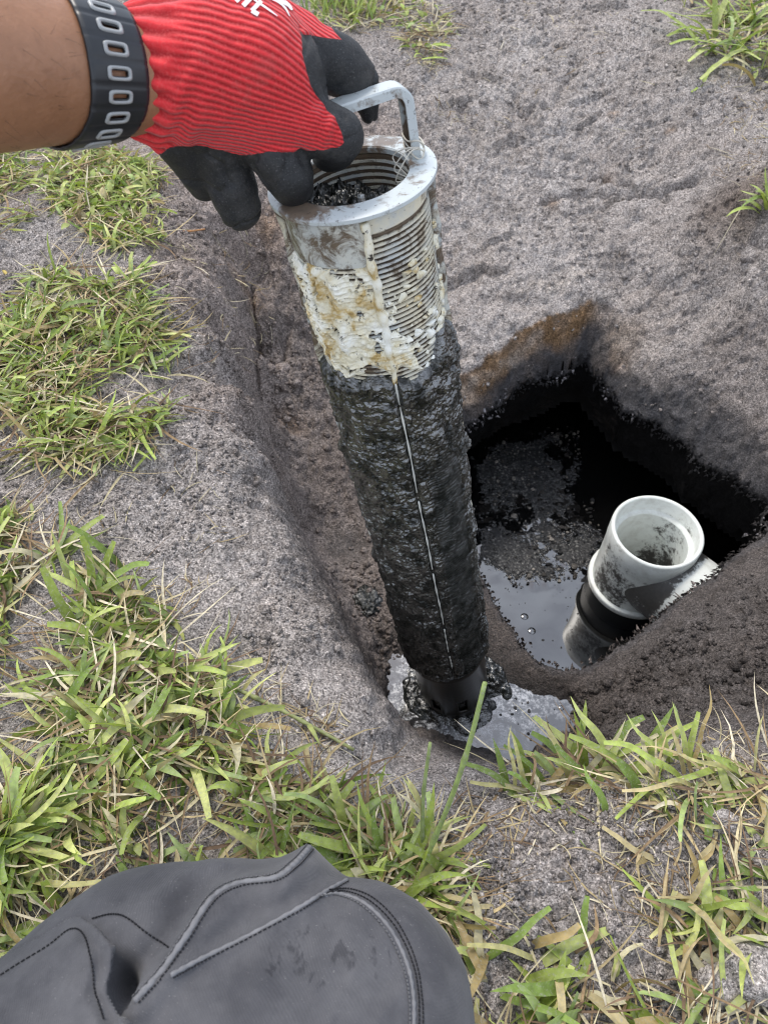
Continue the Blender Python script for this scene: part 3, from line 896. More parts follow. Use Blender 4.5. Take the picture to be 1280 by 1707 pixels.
# ragged dark fringe of soil and rootlets along the rim of the opening
fr = []; fcol = []
peri = np.concatenate([HOLE, HOLE[:1]])
seg = np.linalg.norm(np.diff(peri, axis=0), axis=1); cum = np.concatenate([[0], np.cumsum(seg)])
for s in np.arange(0, cum[-1], 0.0011):
    i = min(np.searchsorted(cum, s, 'right') - 1, len(seg) - 1)
    p = peri[i] + (peri[i + 1] - peri[i]) * (s - cum[i]) / seg[i]
    e = (peri[i + 1] - peri[i]) / seg[i]
    nrm = np.array([e[1], -e[0]])
    pp = p + e * rng.normal(0, .002)
    d0 = float(hole_sd(pp[0], pp[1])); cen = HOLE.mean(0); rdn = (cen - pp) / np.linalg.norm(cen - pp)
    pp = pp + rdn * (d0 + rng.normal(.001, .003))
    z = float(H(pp[0], pp[1])) - rng.uniform(.0, .028)
    L = abs(rng.normal(.002, .0035)) + .0015; w = rng.uniform(.0008, .0034)
    az = rng.uniform(0, 6.28); ez_ = np.array([0, 0, 1.0])
    dr = np.array([rdn[0] * rng.uniform(.1, .9), rdn[1] * rng.uniform(.1, .9), rng.uniform(-1, .15)]); dr /= np.linalg.norm(dr)
    q1 = np.cross(dr, [math.cos(az), math.sin(az), .3]); q1 /= np.linalg.norm(q1); q2 = np.cross(dr, q1)
    b0 = np.array([pp[0], pp[1], z])
    v = np.array([b0 + q1 * w, b0 + q2 * w, b0 - q1 * w, b0 - q2 * w, b0 + dr * L * .6 + q1 * w * .6, b0 + dr * L])
    fr.append((v, [[0, 1, 4], [1, 2, 5, 4], [2, 3, 5], [3, 0, 4, 5]]))
    pale_ = vn2(np.array([s * 28.0]), np.array([0.5]), 77)[0] > .58 and rng.random() < .42  # pale clusters: wet glints on the frayed lip put into the colour
    g = rng.uniform(.6, 1.3) * (rng.uniform(6, 12) if pale_ else 1); far_ = min(1, max(0, (pp[1] - .5) / .25))
    fcol += [np.array((.045, .044, .047)) * g * far_ + np.array((.085, .072, .064)) * min(g, 3.0) * (1 - far_)] * 6
fv, ff = merge(fr)
fo_ = obj("root_fringe", fv, ff, MAT['soil'], smooth=False, col=np.array(fcol), fl={"wet": np.full(len(fv), .5)})
tag(fo_, "ragged dark root fringe around the tank opening", "fringe", kind="stuff")

# ------------------------------------------------------------------ effluent filter
FT = at_d(585, 291, 0.457)                  # centre of the flange
FB = at_d(758, 1152, 1.005)                 # centre of the foot
FL = float(np.linalg.norm(FT - FB))
A = (FT - FB) / FL
ex = RGT - A * (RGT @ A); ex /= np.linalg.norm(ex)
ey = np.cross(A, ex)                        # away from the camera
rotm = Matrix(((ex[0], ey[0], A[0]), (ex[1], ey[1], A[1]), (ex[2], ey[2], A[2])))
filt = thing("effluent_filter", "long tubular filter with pale grease crust on top and black sludge coat below", "filter", FB, rotm)
RB = 0.0462
RF = 0.0525
def fobj(name, V, F, mat, parent=filt, **kw):
    return obj(name, V, F, MAT[mat], parent, world=False, **kw)
def floc(P):
    mi = np.array(WM[filt.name].inverted())
    return np.asarray(P) @ mi[:3, :3].T + mi[:3, 3]
# angle of the handle so that its right foot lies where the photo has it
best = min(np.linspace(-0.6, 1.6, 200), key=lambda q: abs(to_px(FT + 0.0440 * (math.cos(q) * ex + math.sin(q) * ey))[0] - 702) + abs(to_px(FT + 0.0440 * (math.cos(q) * ex + math.sin(q) * ey))[1] - 236))
HQ = best
TH0 = -math.pi / 2 + 0.16                   # azimuth of the front rod
# flange
fp = [(0.0362, FL - .004), (0.0362, FL - .001), (0.0370, FL), (RF - .0015, FL), (RF + .0008, FL - .0010), (RF + .0008, FL - .0032), (RF - .0005, FL - .0042), (RB - .002, FL - .0062)]
v, f = lathe(fp, 128)
th = np.arctan2(v[:, 1], v[:, 0])
dth = np.angle(np.exp(1j * (th - (-2.35))))
gr = 0.335 + 0.55 * np.exp(-(dth / 0.55) ** 2) * sstep(0.062, 0.044, np.hypot(v[:, 0], v[:, 1])) + 0.10 * (np.hypot(v[:, 0], v[:, 1]) < .039) + 0.25 * np.exp(-(np.angle(np.exp(1j * (th - 1.5))) / .7) ** 2)
fobj("flange", v, f, 'flange', fl={"grime": gr}, sharp=28)
# ribbed screen body: every ring is real relief
pr = []
zr = FL - .0066
pr += [(RB - .0015, zr), (RB - .0008, zr - .010)]
z = zr - .012
while z > 0.14:
    pr += [(RB - .0026, z), (RB - .0026, z - .0013), (RB - .0002, z - .0017), (RB - .0002, z - .0032)]
    z -= .0036
v, f = lathe(pr, 112)
fobj("screen", v, f, 'screen', sharp=30, fl={"grime": np.repeat(np.array([.3, .3] + [.66, .66, .33, .33] * ((len(pr) - 2) // 4)), 112)})
# inside of the screen
pr = [(0.0361, FL - .004)]
z = FL - .006
while z > FL - .12:
    pr += [(0.0383, z), (0.0383, z - .002), (0.0360, z - .0024), (0.0360, z - .0042)]
    z -= .0046
v, f = lathe(pr, 96)
fobj("inner_screen", v, f[:, ::-1], 'screen', sharp=30, fl={"grime": np.repeat(np.array([.3] + [.75, .75, .30, .30] * ((len(pr) - 1) // 4)), 96)})
# smooth panel between the left and the front rod
ths = np.linspace(TH0 - 1.50, TH0 - 0.03, 50); zs = np.linspace(FL - .0066, FL - .036, 12)
TT, ZZs = np.meshgrid(ths, zs)
rr = RB + .0006
fobj("collar_band", np.stack([rr * np.cos(TT), rr * np.sin(TT), ZZs], -1).reshape(-1, 3), gridfaces(50, 12)[:, ::-1], 'band', fl={"grime": .44 + .10 * fbm2(TT, ZZs * 20, 3, 3, 509).ravel()})
# rods
for k in range(4):
    a = TH0 + k * math.pi / 2
    d = np.array([math.cos(a), math.sin(a), 0])
    if k == 0:
        P = [d * (RB + .0018 + .0004 * math.sin(t * 9)) + np.array([0, 0, FL - .007 - t * .124]) + np.array([-d[1], d[0], 0]) * .0006 * math.sin(t * 23) for t in np.linspace(0, 1, 60)]
        P = [p + np.array([0, 0, 0]) for p in P]
        rad = np.concatenate([np.linspace(.0026, .0031, 34), np.linspace(.0030, .0016, 26)]) * (1 + .16 * np.sin(np.linspace(0, 60, 60)))
        v, f = tube(P, rad, 10)
        fobj("rod", v, f, 'crust')
        for z0_, z1_ in ((.822, .655), (.640, .500), (.490, .360), (.345, .275), (.262, .222)):
            P = [d * (RB + .0032 + .0006 * math.sin(zz * 31) * math.sin(zz * 83)) + np.array([-d[1], d[0], 0]) * .0003 * math.sin(zz * 37) + np.array([0, 0, FL * zz]) for zz in np.linspace(z0_, z1_, 30)]
            v, f = tube(P, .0008 + .0003 * np.sin(np.linspace(0, 25, 30)), 8)
            fobj("rod", v, f, 'rod')
    else:
        fin = []
        w = np.array([-d[1], d[0], 0]) * .0016
        for zz in np.linspace(FL - .008, .16, 60):
            o = RB + .0052 + .0008 * math.sin(zz * 170)
            fin.append([d * (RB - .002) - w, d * o - w, d * o + w, d * (RB - .002) + w])
            fin[-1] = [q + np.array([0, 0, zz]) for q in fin[-1]]
        v = np.array(fin).reshape(-1, 3)
        fobj("rod", v, gridfaces(4, 60, True), 'screen', smooth=False, fl={"grime": np.full(240, .40)})

# grease crust: an uneven shell with broken edges
nth, nz = 420, 330
tt = np.linspace(TH0 - 2.3, TH0 + 2.2, nth)
zz = np.linspace(FL - .020, FL - .165, nz)
T2, Z2 = np.meshgrid(tt, zz)
u = (T2 - TH0) * RB
dz = FL - Z2                                 # distance below the flange
noi = fbm2(u, dz, 70, 4, 501); noi2 = fbm2(u, dz, 260, 3, 502)
top = np.where(T2 < TH0, 0.038 + 0.010 * noi, 0.055 + 0.6 * np.clip(u - .004, 0, 1) + 0.02 * noi)
bot = 0.128 + 0.022 * fbm2(u, dz * 0, 45, 3, 503) + np.where(T2 > TH0 + .5, -0.006, 0) - 0.02 * np.clip(-(u + .05) / .03, 0, 1)
mask = np.minimum(sstep(-.002, .006, dz - top), sstep(-.002, .006, bot - dz))
right = sstep(TH0 + 0.12, TH0 + 0.42, T2)
mask = mask * (1 - sstep(-.1, .08, (u - .010) / .02 - .9 * noi - .5 * sstep(.09, .135, dz)))
mask = mask * (1 - .95 * sstep(.32, .5, fbm2(u, dz, 130, 3, 507)))
ridge = 0.0010 * np.maximum(0, np.sin(2 * np.pi * dz / .0036)) * sstep(-.2, .3, fbm2(u, dz, 60, 2, 504) + .1)
fold = 0.0026 * np.exp(-((u + .026 + 0.03 * (dz - .06)) / .0045) ** 2) + 0.0018 * np.exp(-((u + .040) / .004) ** 2)
thick = mask * (0.0010 + 0.0022 * (noi + .5) + 0.0015 * noi2 + ridge + 1.3 * fold) - 0.0016 * (1 - mask)
r = RB + thick
kp = (mask > 0.12).ravel()
F = gridfaces(nth, nz)[:, ::-1]; F = F[kp[F].all(1)]
us = np.zeros(kp.size, bool); us[F.ravel()] = True; rm = np.cumsum(us) - 1
fobj("grease_crust", np.stack([r * np.cos(T2), r * np.sin(T2), Z2], -1).reshape(-1, 3)[us], rm[F], 'crust')
# loose flakes on the right of the rod
for k in range(60):
    a = TH0 + rng.uniform(0.12, 1.7); zc = FL - rng.uniform(.04, .13); sz = rng.uniform(.0012, .0042)
    c = np.array([RB * math.cos(a), RB * math.sin(a), zc])
    tx = np.array([-math.sin(a), math.cos(a), 0]); nn = np.array([math.cos(a), math.sin(a), 0])
    m = rng.integers(5, 8)
    an = np.sort(rng.uniform(0, 2 * np.pi, m)); rad = sz * rng.uniform(.6, 1.3, m)
    lo = [c + tx * rad[i] * math.cos(an[i]) * 1.5 + np.array([0, 0, 1]) * rad[i] * math.sin(an[i]) for i in range(m)]
    hi = [c + (p - c) * .75 + nn * sz * rng.uniform(.4, .8) for p in lo]
    v = np.array(lo + hi)
    F_ = [[i, (i + 1) % m, m + (i + 1) % m, m + i] for i in range(m)] + [[m + i for i in range(m)]]
    fobj("grease_flake", v, F_, 'crust', smooth=False)

# sludge coat
nth, nz = 380, 620
tt = np.linspace(-math.pi, math.pi, nth, endpoint=False)
zz = np.linspace(FL * .865, FL * .150, nz)
T2, Z2 = np.meshgrid(tt, zz)
Pn = np.stack([RB * np.cos(T2), RB * np.sin(T2), Z2], -1)
du = np.angle(np.exp(1j * (T2 - TH0))) * RB
Pw = Pn + .012 * np.stack([fbm3(Pn, 40, 2, 608), fbm3(Pn, 40, 2, 609), fbm3(Pn, 40, 2, 610)], -1)
lump = billow3(Pw, 42, 3, 601, .6)
fine = billow3(Pw, 150, 2, 602, .55)
smooth_strip = sstep(.006, .014, du) * (1 - sstep(.040, .050, du)) * sstep(FL * .76, FL * .64, Z2)
fine2 = billow3(Pn, 330, 2, 607, .6)
thick = 0.0020 + 0.0075 * lump * (1 - .80 * smooth_strip) * (0.5 + .8 * sstep(-.3, .4, fbm3(Pn, 22, 2, 605))) + 0.0046 * fine * (1 - .6 * smooth_strip) + 0.0034 * fine2 * (1 - .5 * smooth_strip)
thick += 0.016 * np.maximum(0, fbm3(Pw, 26, 3, 612) - .22) * (1 - .8 * smooth_strip)
thick += smooth_strip * 0.0006 * np.sin(2 * np.pi * (Z2 + .004 * fbm3(Pn, 60, 2, 603) + du * .12) / .0034)
thick += 0.006 * np.exp(-((Z2 - FL * .20) / .020) ** 2) * (0.4 + lump)          # thicker collar of sludge low down
thick += 0.007 * np.exp(-((Z2 - FL * .80) / .02) ** 2) * sstep(.028, .045, du) * (0.3 + lump * 1.4)
topz = FL - (0.124 + 0.016 * fbm3(np.stack([Pn[..., 0], Pn[..., 1], Pn[..., 2] * 0], -1), 60, 3, 604)) + np.where(du > .028, .016 * sstep(.028, .045, du), 0)
thick *= .68
tm = sstep(0, .010, topz - Z2)
bm_ = sstep(FL * .152, FL * .185 + .01, Z2 + .010 * fbm3(Pn, 50, 2, 606))
thick = thick * tm * bm_ - 0.003 * (1 - tm) - 0.004 * (1 - bm_)
thick *= 1 - .65 * np.exp(-(du / .0022) ** 2)
r = RB + thick
fobj("sludge_coat", np.stack([r * np.cos(T2), r * np.sin(T2), Z2], -1).reshape(-1, 3), gridfaces(nth, nz, True)[:, ::-1], 'sludge', fl={"matte": (smooth_strip * .8).ravel()})

# slotted foot
n = 96
rows = [(RB - .002, FL * .185), (RB - .003, .115), (RB - .0035, .062), (RB - .0035, .058), (RB - .0035, .030), (RB - .0035, .026), (RB - .0045, .001), (RB - .008, 0.0), (.004, 0.0)]
v, f = lathe(rows, n)
f = f.reshape(len(rows) - 1, n, 4)
keepf = np.ones((len(rows) - 1, n), bool)
a_mid = (np.arange(n) + .5) / n * 2 * np.pi
for k in range(8):
    c = TH0 + 0.10 + k * math.pi / 4
    sl = np.abs(np.angle(np.exp(1j * (a_mid - c)))) < 0.13
    keepf[3, sl] = False
foot = fobj("foot", v, f[keepf], 'capmat')
md = foot.modifiers.new("thick", 'SOLIDIFY'); md.thickness = .003
v, f = lathe([(.001, .115), (.040, .110), (.041, .01)], 48)
lm = 0.004 * billow3(v, 60, 3, 611)
fobj("inner_sludge", v * np.array([1, 1, 1]) + np.stack([lm * 0, lm * 0, lm], -1), f, 'sludge')
# sludge inside the top
gx_ = np.linspace(-1, 1, 150)
U, W = np.meshgrid(gx_, gx_)
rad = np.hypot(U, W)
ok = rad <= 1.0
P3 = np.stack([U * .0378, W * .0378, U * 0], -1)
zin = FL - .030 + 0.016 * billow3(P3, 120, 4, 621, .65) - .010 * U + 0.010 * np.exp(-((U - .25) ** 2 + (W + .1) ** 2) / .15)
Fi = gridfaces(150, 150); Fi = Fi[ok.ravel()[Fi].all(1)]
fobj("inner_clog", np.stack([U * .0378, W * .0378, zin], -1).reshape(-1, 3), Fi, 'sludge', fl={"matte": np.full(U.size, .55)})
# inner divider
v, f = tube([(0.004, -.004, FL - .012), (0.006, -.006, FL - .06)], .0022, 8)
fobj("divider", v, f, 'pvc')

# handle: flat channel bail across the flange
e1 = np.array([math.cos(HQ), math.sin(HQ), 0.0]); e2 = np.array([-e1[1], e1[0], 0.0]); ez = np.array([0, 0, 1.0])
hw, hh, rc = 0.0430, 0.0410, 0.010
path = [e1 * hw + ez * (FL - .001)]
for t in np.linspace(0, math.pi / 2, 7):
    path.append(e1 * (hw - rc + rc * math.cos(t)) + ez * (FL + hh - rc + rc * math.sin(t)))
for t in np.linspace(math.pi / 2, math.pi, 7):
    path.append(e1 * (-hw + rc + rc * math.cos(t)) + ez * (FL + hh - rc + rc * math.sin(t)))
path.append(-e1 * hw + ez * (FL - .001))
path = np.array(path)
tg = np.gradient(path, axis=0); tg /= np.linalg.norm(tg, axis=1)[:, None]
nrm = np.cross(e2[None, :], tg); nrm /= np.linalg.norm(nrm, axis=1)[:, None]
outw = np.where(((path - ez * FL) * nrm).sum(1)[:, None] > 0, nrm, -nrm)
# channel profile (across e2, outward): U open to the inside
prof = [(-.0066, .0008), (-.0060, .0018), (.0060, .0018), (.0066, .0008), (.0066, -.0040), (.0050, -.0040), (.0048, -.0004), (-.0048, -.0004), (-.0050, -.0040), (-.0066, -.0040)]
v = np.concatenate([[p + e2 * a + o * b for a, b in prof] for p, o in zip(path, outw)])
fobj("handle", v, gridfaces(len(prof), len(path), True), 'flange', smooth=True, sharp=30, fl={"grime": np.tile([.34, .28, .28, .34, .4, .5, .85, .85, .5, .4], len(path))})
hb = filt.children[-1]
bv_ = hb.modifiers.new("soft", 'BEVEL'); bv_.width = .0006; bv_.segments = 2

# string tied round the right foot of the handle
c0 = e1 * hw + ez * (FL + .006)
for k in range(3):
    P = []
    ph = rng.uniform(0, 6)
    for t in np.linspace(0, 2 * np.pi, 36):
        P.append(c0 + e2 * .0100 * math.cos(t) + e1 * .0055 * math.sin(t) + ez * (.0022 * k + .0012 * math.sin(3 * t + ph) - .002 + .003 * math.cos(t + k)))
    v, f = tube(P, .00055, 6)
    fobj("string", v, f, 'string')
for k in range(3):
    s = c0 + e2 * -.010 + ez * .001
    P = spline([s, s + e1 * -.010 + e2 * (-.004 * k) + ez * .002, s + e1 * (-.016 - .002 * k) + e2 * -.006 * (k - 1) + ez * (-.004 - .004 * k), s + e1 * (-.011) + e2 * (-.008) + ez * (-.013)], 16)
    v, f = tube(P, .00040, 5)
    fobj("string", v, f, 'string')

# sludge that slid down and lies round the foot
hr = np.linspace(.036, .095, 60); ha = np.linspace(0, 2 * np.pi, 240, endpoint=False)
HR, HA = np.meshgrid(hr, ha, indexing='ij')
hx_ = FB[0] + HR * np.cos(HA); hy_ = FB[1] + HR * np.sin(HA)
hn = billow2(hx_, hy_, 60, 3, 631, .6); hm = fbm2(hx_, hy_, 28, 3, 632)
hz_ = ZP - .004 + (0.016 * hn + .010) * (0.55 + .45 * sstep(-.6, .5, np.sin(HA))) * sstep(.085, .045, HR + .022 * hm) - .02 * sstep(.07, .095, HR)
heap = obj("sludge_heap", np.stack([hx_, hy_, hz_], -1).reshape(-1, 3), gridfaces(240, 60, True), MAT['sludge'], fl={"matte": np.full(HR.size, .35)})
tag(heap, "black sludge heap in the puddle round the filter foot", "sludge", kind="stuff")

# ------------------------------------------------------------------ gloved arm
arm = thing("person", "bare forearm with black wristband, its red and black gloved hand gripping the filter handle", "person", at_d(262, 130, .40))
def blobs(chain):
    """chain of (px, py, depth, r_px) -> dense spheres"""
    P = np.array([(*at_d(a, b, c), d * c / FPX) for a, b, c, d in chain])
    out = []
    for p, q in zip(P[:-1], P[1:]):
        n = max(2, int(np.linalg.norm(q[:3] - p[:3]) / (0.16 * min(p[3], q[3]))))
        for t in np.linspace(0, 1, n, endpoint=False): out.append(p + (q - p) * t)
    out.append(P[-1])
    return out
CH = {
 'back': [[(300,118,.400,112),(350,108,.402,120),(405,110,.405,118),(440,125,.408,102),(470,160,.412,78)],
          [(300,150,.405,96),(370,165,.410,86),(450,180,.412,72),(492,196,.414,56)],
          [(430,60,.408,70),(470,62,.412,52),(500,70,.416,46)]],
 'thumb': [[(480,72,.412,50),(530,96,.420,49),(568,112,.428,46),(596,134,.438,36),(612,168,.449,22),(616,190,.455,17)]],
 'index': [[(490,196,.414,54),(535,216,.416,46),(563,226,.420,44),(560,246,.436,35),(548,256,.452,29)]],
 'middle': [[(430,215,.420,52),(464,264,.424,46),(480,290,.430,44),(486,306,.440,37),(492,312,.456,31)]],
 'ring': [[(360,215,.420,60),(372,268,.432,44),(388,312,.443,42),(398,344,.452,39)]],
 'pinky': [[(300,205,.415,62),(318,258,.432,40),(334,292,.446,32),(340,306,.452,29)]],
}
sph = []; kinds = []
for kd, chains in CH.items():
    for ch in chains:
        b_ = blobs(ch)
        sph += b_; kinds += [kd] * len(b_)
# cuff: tube along the wrist
WA = at_d(262, 128, .398); WB = at_d(330, 122, .401)
sph = np.array(sph)
bm = bmesh.new()
for x, y, z, r in sph:
    bmesh.ops.create_icosphere(bm, subdivisions=3, radius=r, matrix=Matrix.Translation((x, y, z)))
for kk in range(9):
    t = kk / 8
    c = WA + (WB - WA) * t
    bmesh.ops.create_icosphere(bm, subdivisions=3, radius=(0.0345 + .0035 * t), matrix=Matrix.Translation(c))
tmp = bpy.data.meshes.new("tmp"); bm.to_mesh(tmp); bm.free()
to = bpy.data.objects.new("tmp", tmp); COLL.objects.link(to)
m1 = to.modifiers.new("r", 'REMESH'); m1.mode = 'VOXEL'; m1.voxel_size = 0.0011
m2 = to.modifiers.new("s", 'SMOOTH'); m2.factor = 0.6; m2.iterations = 14
dg = bpy.context.evaluated_depsgraph_get(); dg.update()
gm = bpy.data.meshes.new_from_object(to.evaluated_get(dg))
bpy.data.objects.remove(to)
nv = len(gm.vertices)
GV = np.empty(nv * 3, np.float32); gm.vertices.foreach_get("co", GV); GV = GV.reshape(-1, 3).astype(float)
GN = np.empty(nv * 3, np.float32); gm.vertices.foreach_get("normal", GN); GN = GN.reshape(-1, 3).astype(float)
gp = to_px(GV)
# hand axis for the knit: from wrist to knuckles
hx = at_d(500, 190, .414) - WA; hx /= np.linalg.norm(hx)
hyv = np.cross(hx, FWD); hyv /= np.linalg.norm(hyv); hzv = np.cross(hx, hyv)
ctr = (at_d(300, 130, .40) + at_d(450, 150, .409)) / 2
rel = GV - ctr
ribu = np.arctan2(rel @ hyv, (rel @ hzv) + 0.02) / (2 * np.pi)
ribu = ribu + .0035 * fbm3(GV, 45, 2, 714)
along = rel @ hx
cuffv = 1 - sstep(-0.045, 0.0, along)
# coating: red knit on the back, black dip on fingers, thumb end and palm
RED = [(150,-300),(520,-300),(500,48),(503,60),(506,100),(518,142),(530,162),(544,180),(558,196),(568,218),(574,240),(562,247),(545,250),(525,252),(505,252),(460,254),(404,257),(360,250),(318,241),(275,252),(240,268),(150,300)]
RED2 = [(495,-20),(570,66),(540,62),(505,56),(480,0)]
wob = 4.5 * fbm2(gp[:, 0], gp[:, 1], .06, 3, 701)
rd = np.maximum(-poly_sd(gp[:, 0], gp[:, 1] + wob, RED), -poly_sd(gp[:, 0], gp[:, 1], RED2))
facing = -(GN @ FWD)
redv = sstep(-3, 3, rd) * sstep(-0.45, -0.25, facing + 0.9 * cuffv)
GVd = GV + GN * (0.0016 * fbm3(GV, 55, 3, 711) * redv + 0.0007 * fbm3(GV, 90, 2, 712))[:, None]
# bunched folds near the cuff and at the index knuckle
cfold = np.exp(-((gp[:, 0] - 300) / 45) ** 2) * np.sin((gp[:, 0] * .9 + gp[:, 1] * .45) / 7.5) * sstep(60, 160, gp[:, 1])
ifold = np.exp(-(((gp[:, 0] - 545) / 22) ** 2 + ((gp[:, 1] - 215) / 34) ** 2)) * np.sin((gp[:, 0] * .95 + gp[:, 1] * .30) / 4.6)
sag = np.exp(-(((gp[:, 0] - 330) / 60) ** 2 + ((gp[:, 1] - 90) / 70) ** 2)) * np.sin((gp[:, 0] * .6 - gp[:, 1] * .5) / 11)
GVd = GVd + GN * (0.00075 * np.sin(2 * np.pi * 38 * ribu) * sstep(.35, .8, cuffv) * redv - (1 - redv) * 0.0017 * np.exp(-(fbm3(GV * np.array([1.0, 1.0, 1.6]), 48, 2, 713) / .10) ** 2) * sstep(-.1, .3, fbm3(GV, 22, 2, 715)))[:, None]
GVd = GVd + GN * ((0.0016 * cfold + 0.0016 * ifold + .0007 * sag) * redv)[:, None]
gm.vertices.foreach_set("co", (GVd).astype(np.float32).ravel())
mi = WM[arm.name].inverted()
gm.transform(mi)
gm.polygons.foreach_set("use_smooth", np.ones(len(gm.polygons), bool))
add_f(gm, redv, "red"); add_f(gm, ribu, "rib"); add_f(gm, cuffv, "cuff")
gm.materials.clear(); gm.materials.append(MAT['glove'])
glove = bpy.data.objects.new("glove", gm); COLL.objects.link(glove); glove.parent = arm; WM[glove.name] = WM[arm.name]
gm.name = "glove"
bvh_g = BVHTree.FromPolygons([Vector(p) for p in GVd], [tuple(p.vertices) for p in gm.polygons])

def on_surface(bvh, px, py, lift=0.0):
    d = Vector(ray(px, py)).normalized()
    h, nrm, i, dist = bvh.ray_cast(Vector(CAM), d)
    if h is None: return None, None
    if nrm.dot(d) > 0: nrm = -nrm
    return np.array(h + nrm * lift), np.array(nrm)

# forearm
a_dir = at_d(262, 128, .398) - at_d(-110, 96, .335)
AL = np.linalg.norm(a_dir); a_dir = a_dir / AL
a_up = np.array([0, 0, 1.0]) - a_dir * a_dir[2]; a_up /= np.linalg.norm(a_up)
a_sd = np.cross(a_dir, a_up)
A0 = at_d(262, 128, .398)
def armR(s):                                # radii (side, up) at distance s before the cuff end
    k = sstep(0.0, 0.12, s)
    return 0.0300 + 0.0150 * k, 0.0285 + 0.0120 * k
na = 72
an = np.linspace(0, 2 * np.pi, na, endpoint=False)
SS = np.linspace(0.36, -0.02, 70)
def armP(s, ang, lift=0.0):
    rs_, ru_ = armR(s)
    return A0 - a_dir * s + (rs_ + lift) * math.cos(ang) * a_sd + (ru_ + lift) * math.sin(ang) * a_up
V = np.array([armP(s, q) for s in SS for q in an])
V += 0.0008 * fbm3(V, 40, 3, 721)[:, None] * (V - (A0 - a_dir * 0))/.1
obj("forearm", V, gridfaces(na, len(SS), True), MAT['skin'], arm)
hp = []
for k in range(190):
    s_ = rng.uniform(.05, .16); q = rng.uniform(0, 2 * np.pi)
    p0 = armP(s_, q, -.0002); nr = p0 - (A0 - a_dir * s_); nr /= np.linalg.norm(nr)
    dr = a_dir * rng.uniform(.5, 1) + np.cross(a_dir, nr) * rng.normal(0, .5); L = rng.uniform(.004, .010)
    hp.append(tube([p0, p0 + dr * L * .5 + nr * .0012, p0 + dr * L + nr * .0008], [.00006, .00005, .00002], 4))
v, f = merge(hp)
tag(obj("arm_hair", v, f, MAT['hair'], arm), kind="stuff")
# wristband with slots
def s_of(ang): return 0.0
bandN = 168
aa = np.linspace(0, 2 * np.pi, bandN, endpoint=False)
S0, S1 = 0.019, 0.0505                      # near-hand edge, elbow edge
rows = np.array([0, .02, .10, .34, .38, .66, .70, .90, .98, 1.0])
def bandpt(ang, t, lift):
    s = S0 + (S1 - S0) * t + 0.010 * max(0.0, -math.sin(ang)) ** 2
    return armP(s, ang, lift)
edge_l = np.array([.0010, .0022, .0027, .0027, .0027, .0027, .0027, .0027, .0022, .0010])
V = np.array([bandpt(q, t, l + 0.0006 * (math.cos(q * 21) < -.90) * -1) for t, l in zip(rows, edge_l) for q in aa])
fb = gridfaces(bandN, len(rows), True).reshape(len(rows) - 1, bandN, 4)
kb = np.ones((len(rows) - 1, bandN), bool)
slot_c = [k * 2 * np.pi / 21 for k in range(21)]
for c in slot_c:
    hit = np.abs(np.angle(np.exp(1j * ((aa + np.pi / bandN) - c)))) < 0.042
    kb[4, hit] = False
band = obj("wristband", V, fb[kb], MAT['rubber'], arm, smooth=True)
sm = band.modifiers.new("thick", 'SOLIDIFY'); sm.thickness = .0022; sm.offset = -1
for c in slot_c:
    P = armP(.03, c)
    if (P - CAM) @ FWD > .42: continue
    ring = []
    for t in np.linspace(0, 2 * np.pi, 29)[:-1]:
        ct, st = math.cos(t), math.sin(t)
        k = (abs(ct) ** 5 + abs(st) ** 5) ** (-1 / 5)
        ring.append((0.52 + .205 * ct * k, c + 0.094 * st * k))
    lo = [bandpt(q, t, .0026) for t, q in ring]; hi = [bandpt(c + (q - c) * .92, .52 + (t - .52) * .94, .0036) for t, q in ring]
    hi2 = [bandpt(c + (q - c) * .56, .52 + (t - .52) * .72, .0036) for t, q in ring]; lo2 = [bandpt(c + (q - c) * .50, .52 + (t - .52) * .68, .0008) for t, q in ring]
    obj("slot_rim", np.array(lo + hi + hi2 + lo2), gridfaces(28, 4, True), MAT['metal'], band)

# white print on the back of the hand
def strip(pts, w, name="print"):
    out = []
    for (x, y), ww in zip(pts, w):
        out.append((x, y, ww))
    V, ok = [], True
    P = np.array(pts, float)
    tg_ = np.gradient(P, axis=0); tg_ /= np.linalg.norm(tg_, axis=1)[:, None]
    nm = np.stack([-tg_[:, 1], tg_[:, 0]], 1)
    for p, n_, ww in zip(P, nm, w):
        for s in (-1, 1):
            h, _ = on_surface(bvh_g, p[0] + n_[0] * s * ww, p[1] + n_[1] * s * ww, .0006)
            if h is None: return None
            V.append(h)
    return np.array(V), [[2 * i, 2 * i + 1, 2 * i + 3, 2 * i + 2] for i in range(len(pts) - 1)]
def line(p, q, n=8): return [(p[0] + (q[0] - p[0]) * t, p[1] + (q[1] - p[1]) * t) for t in np.linspace(0, 1, n)]
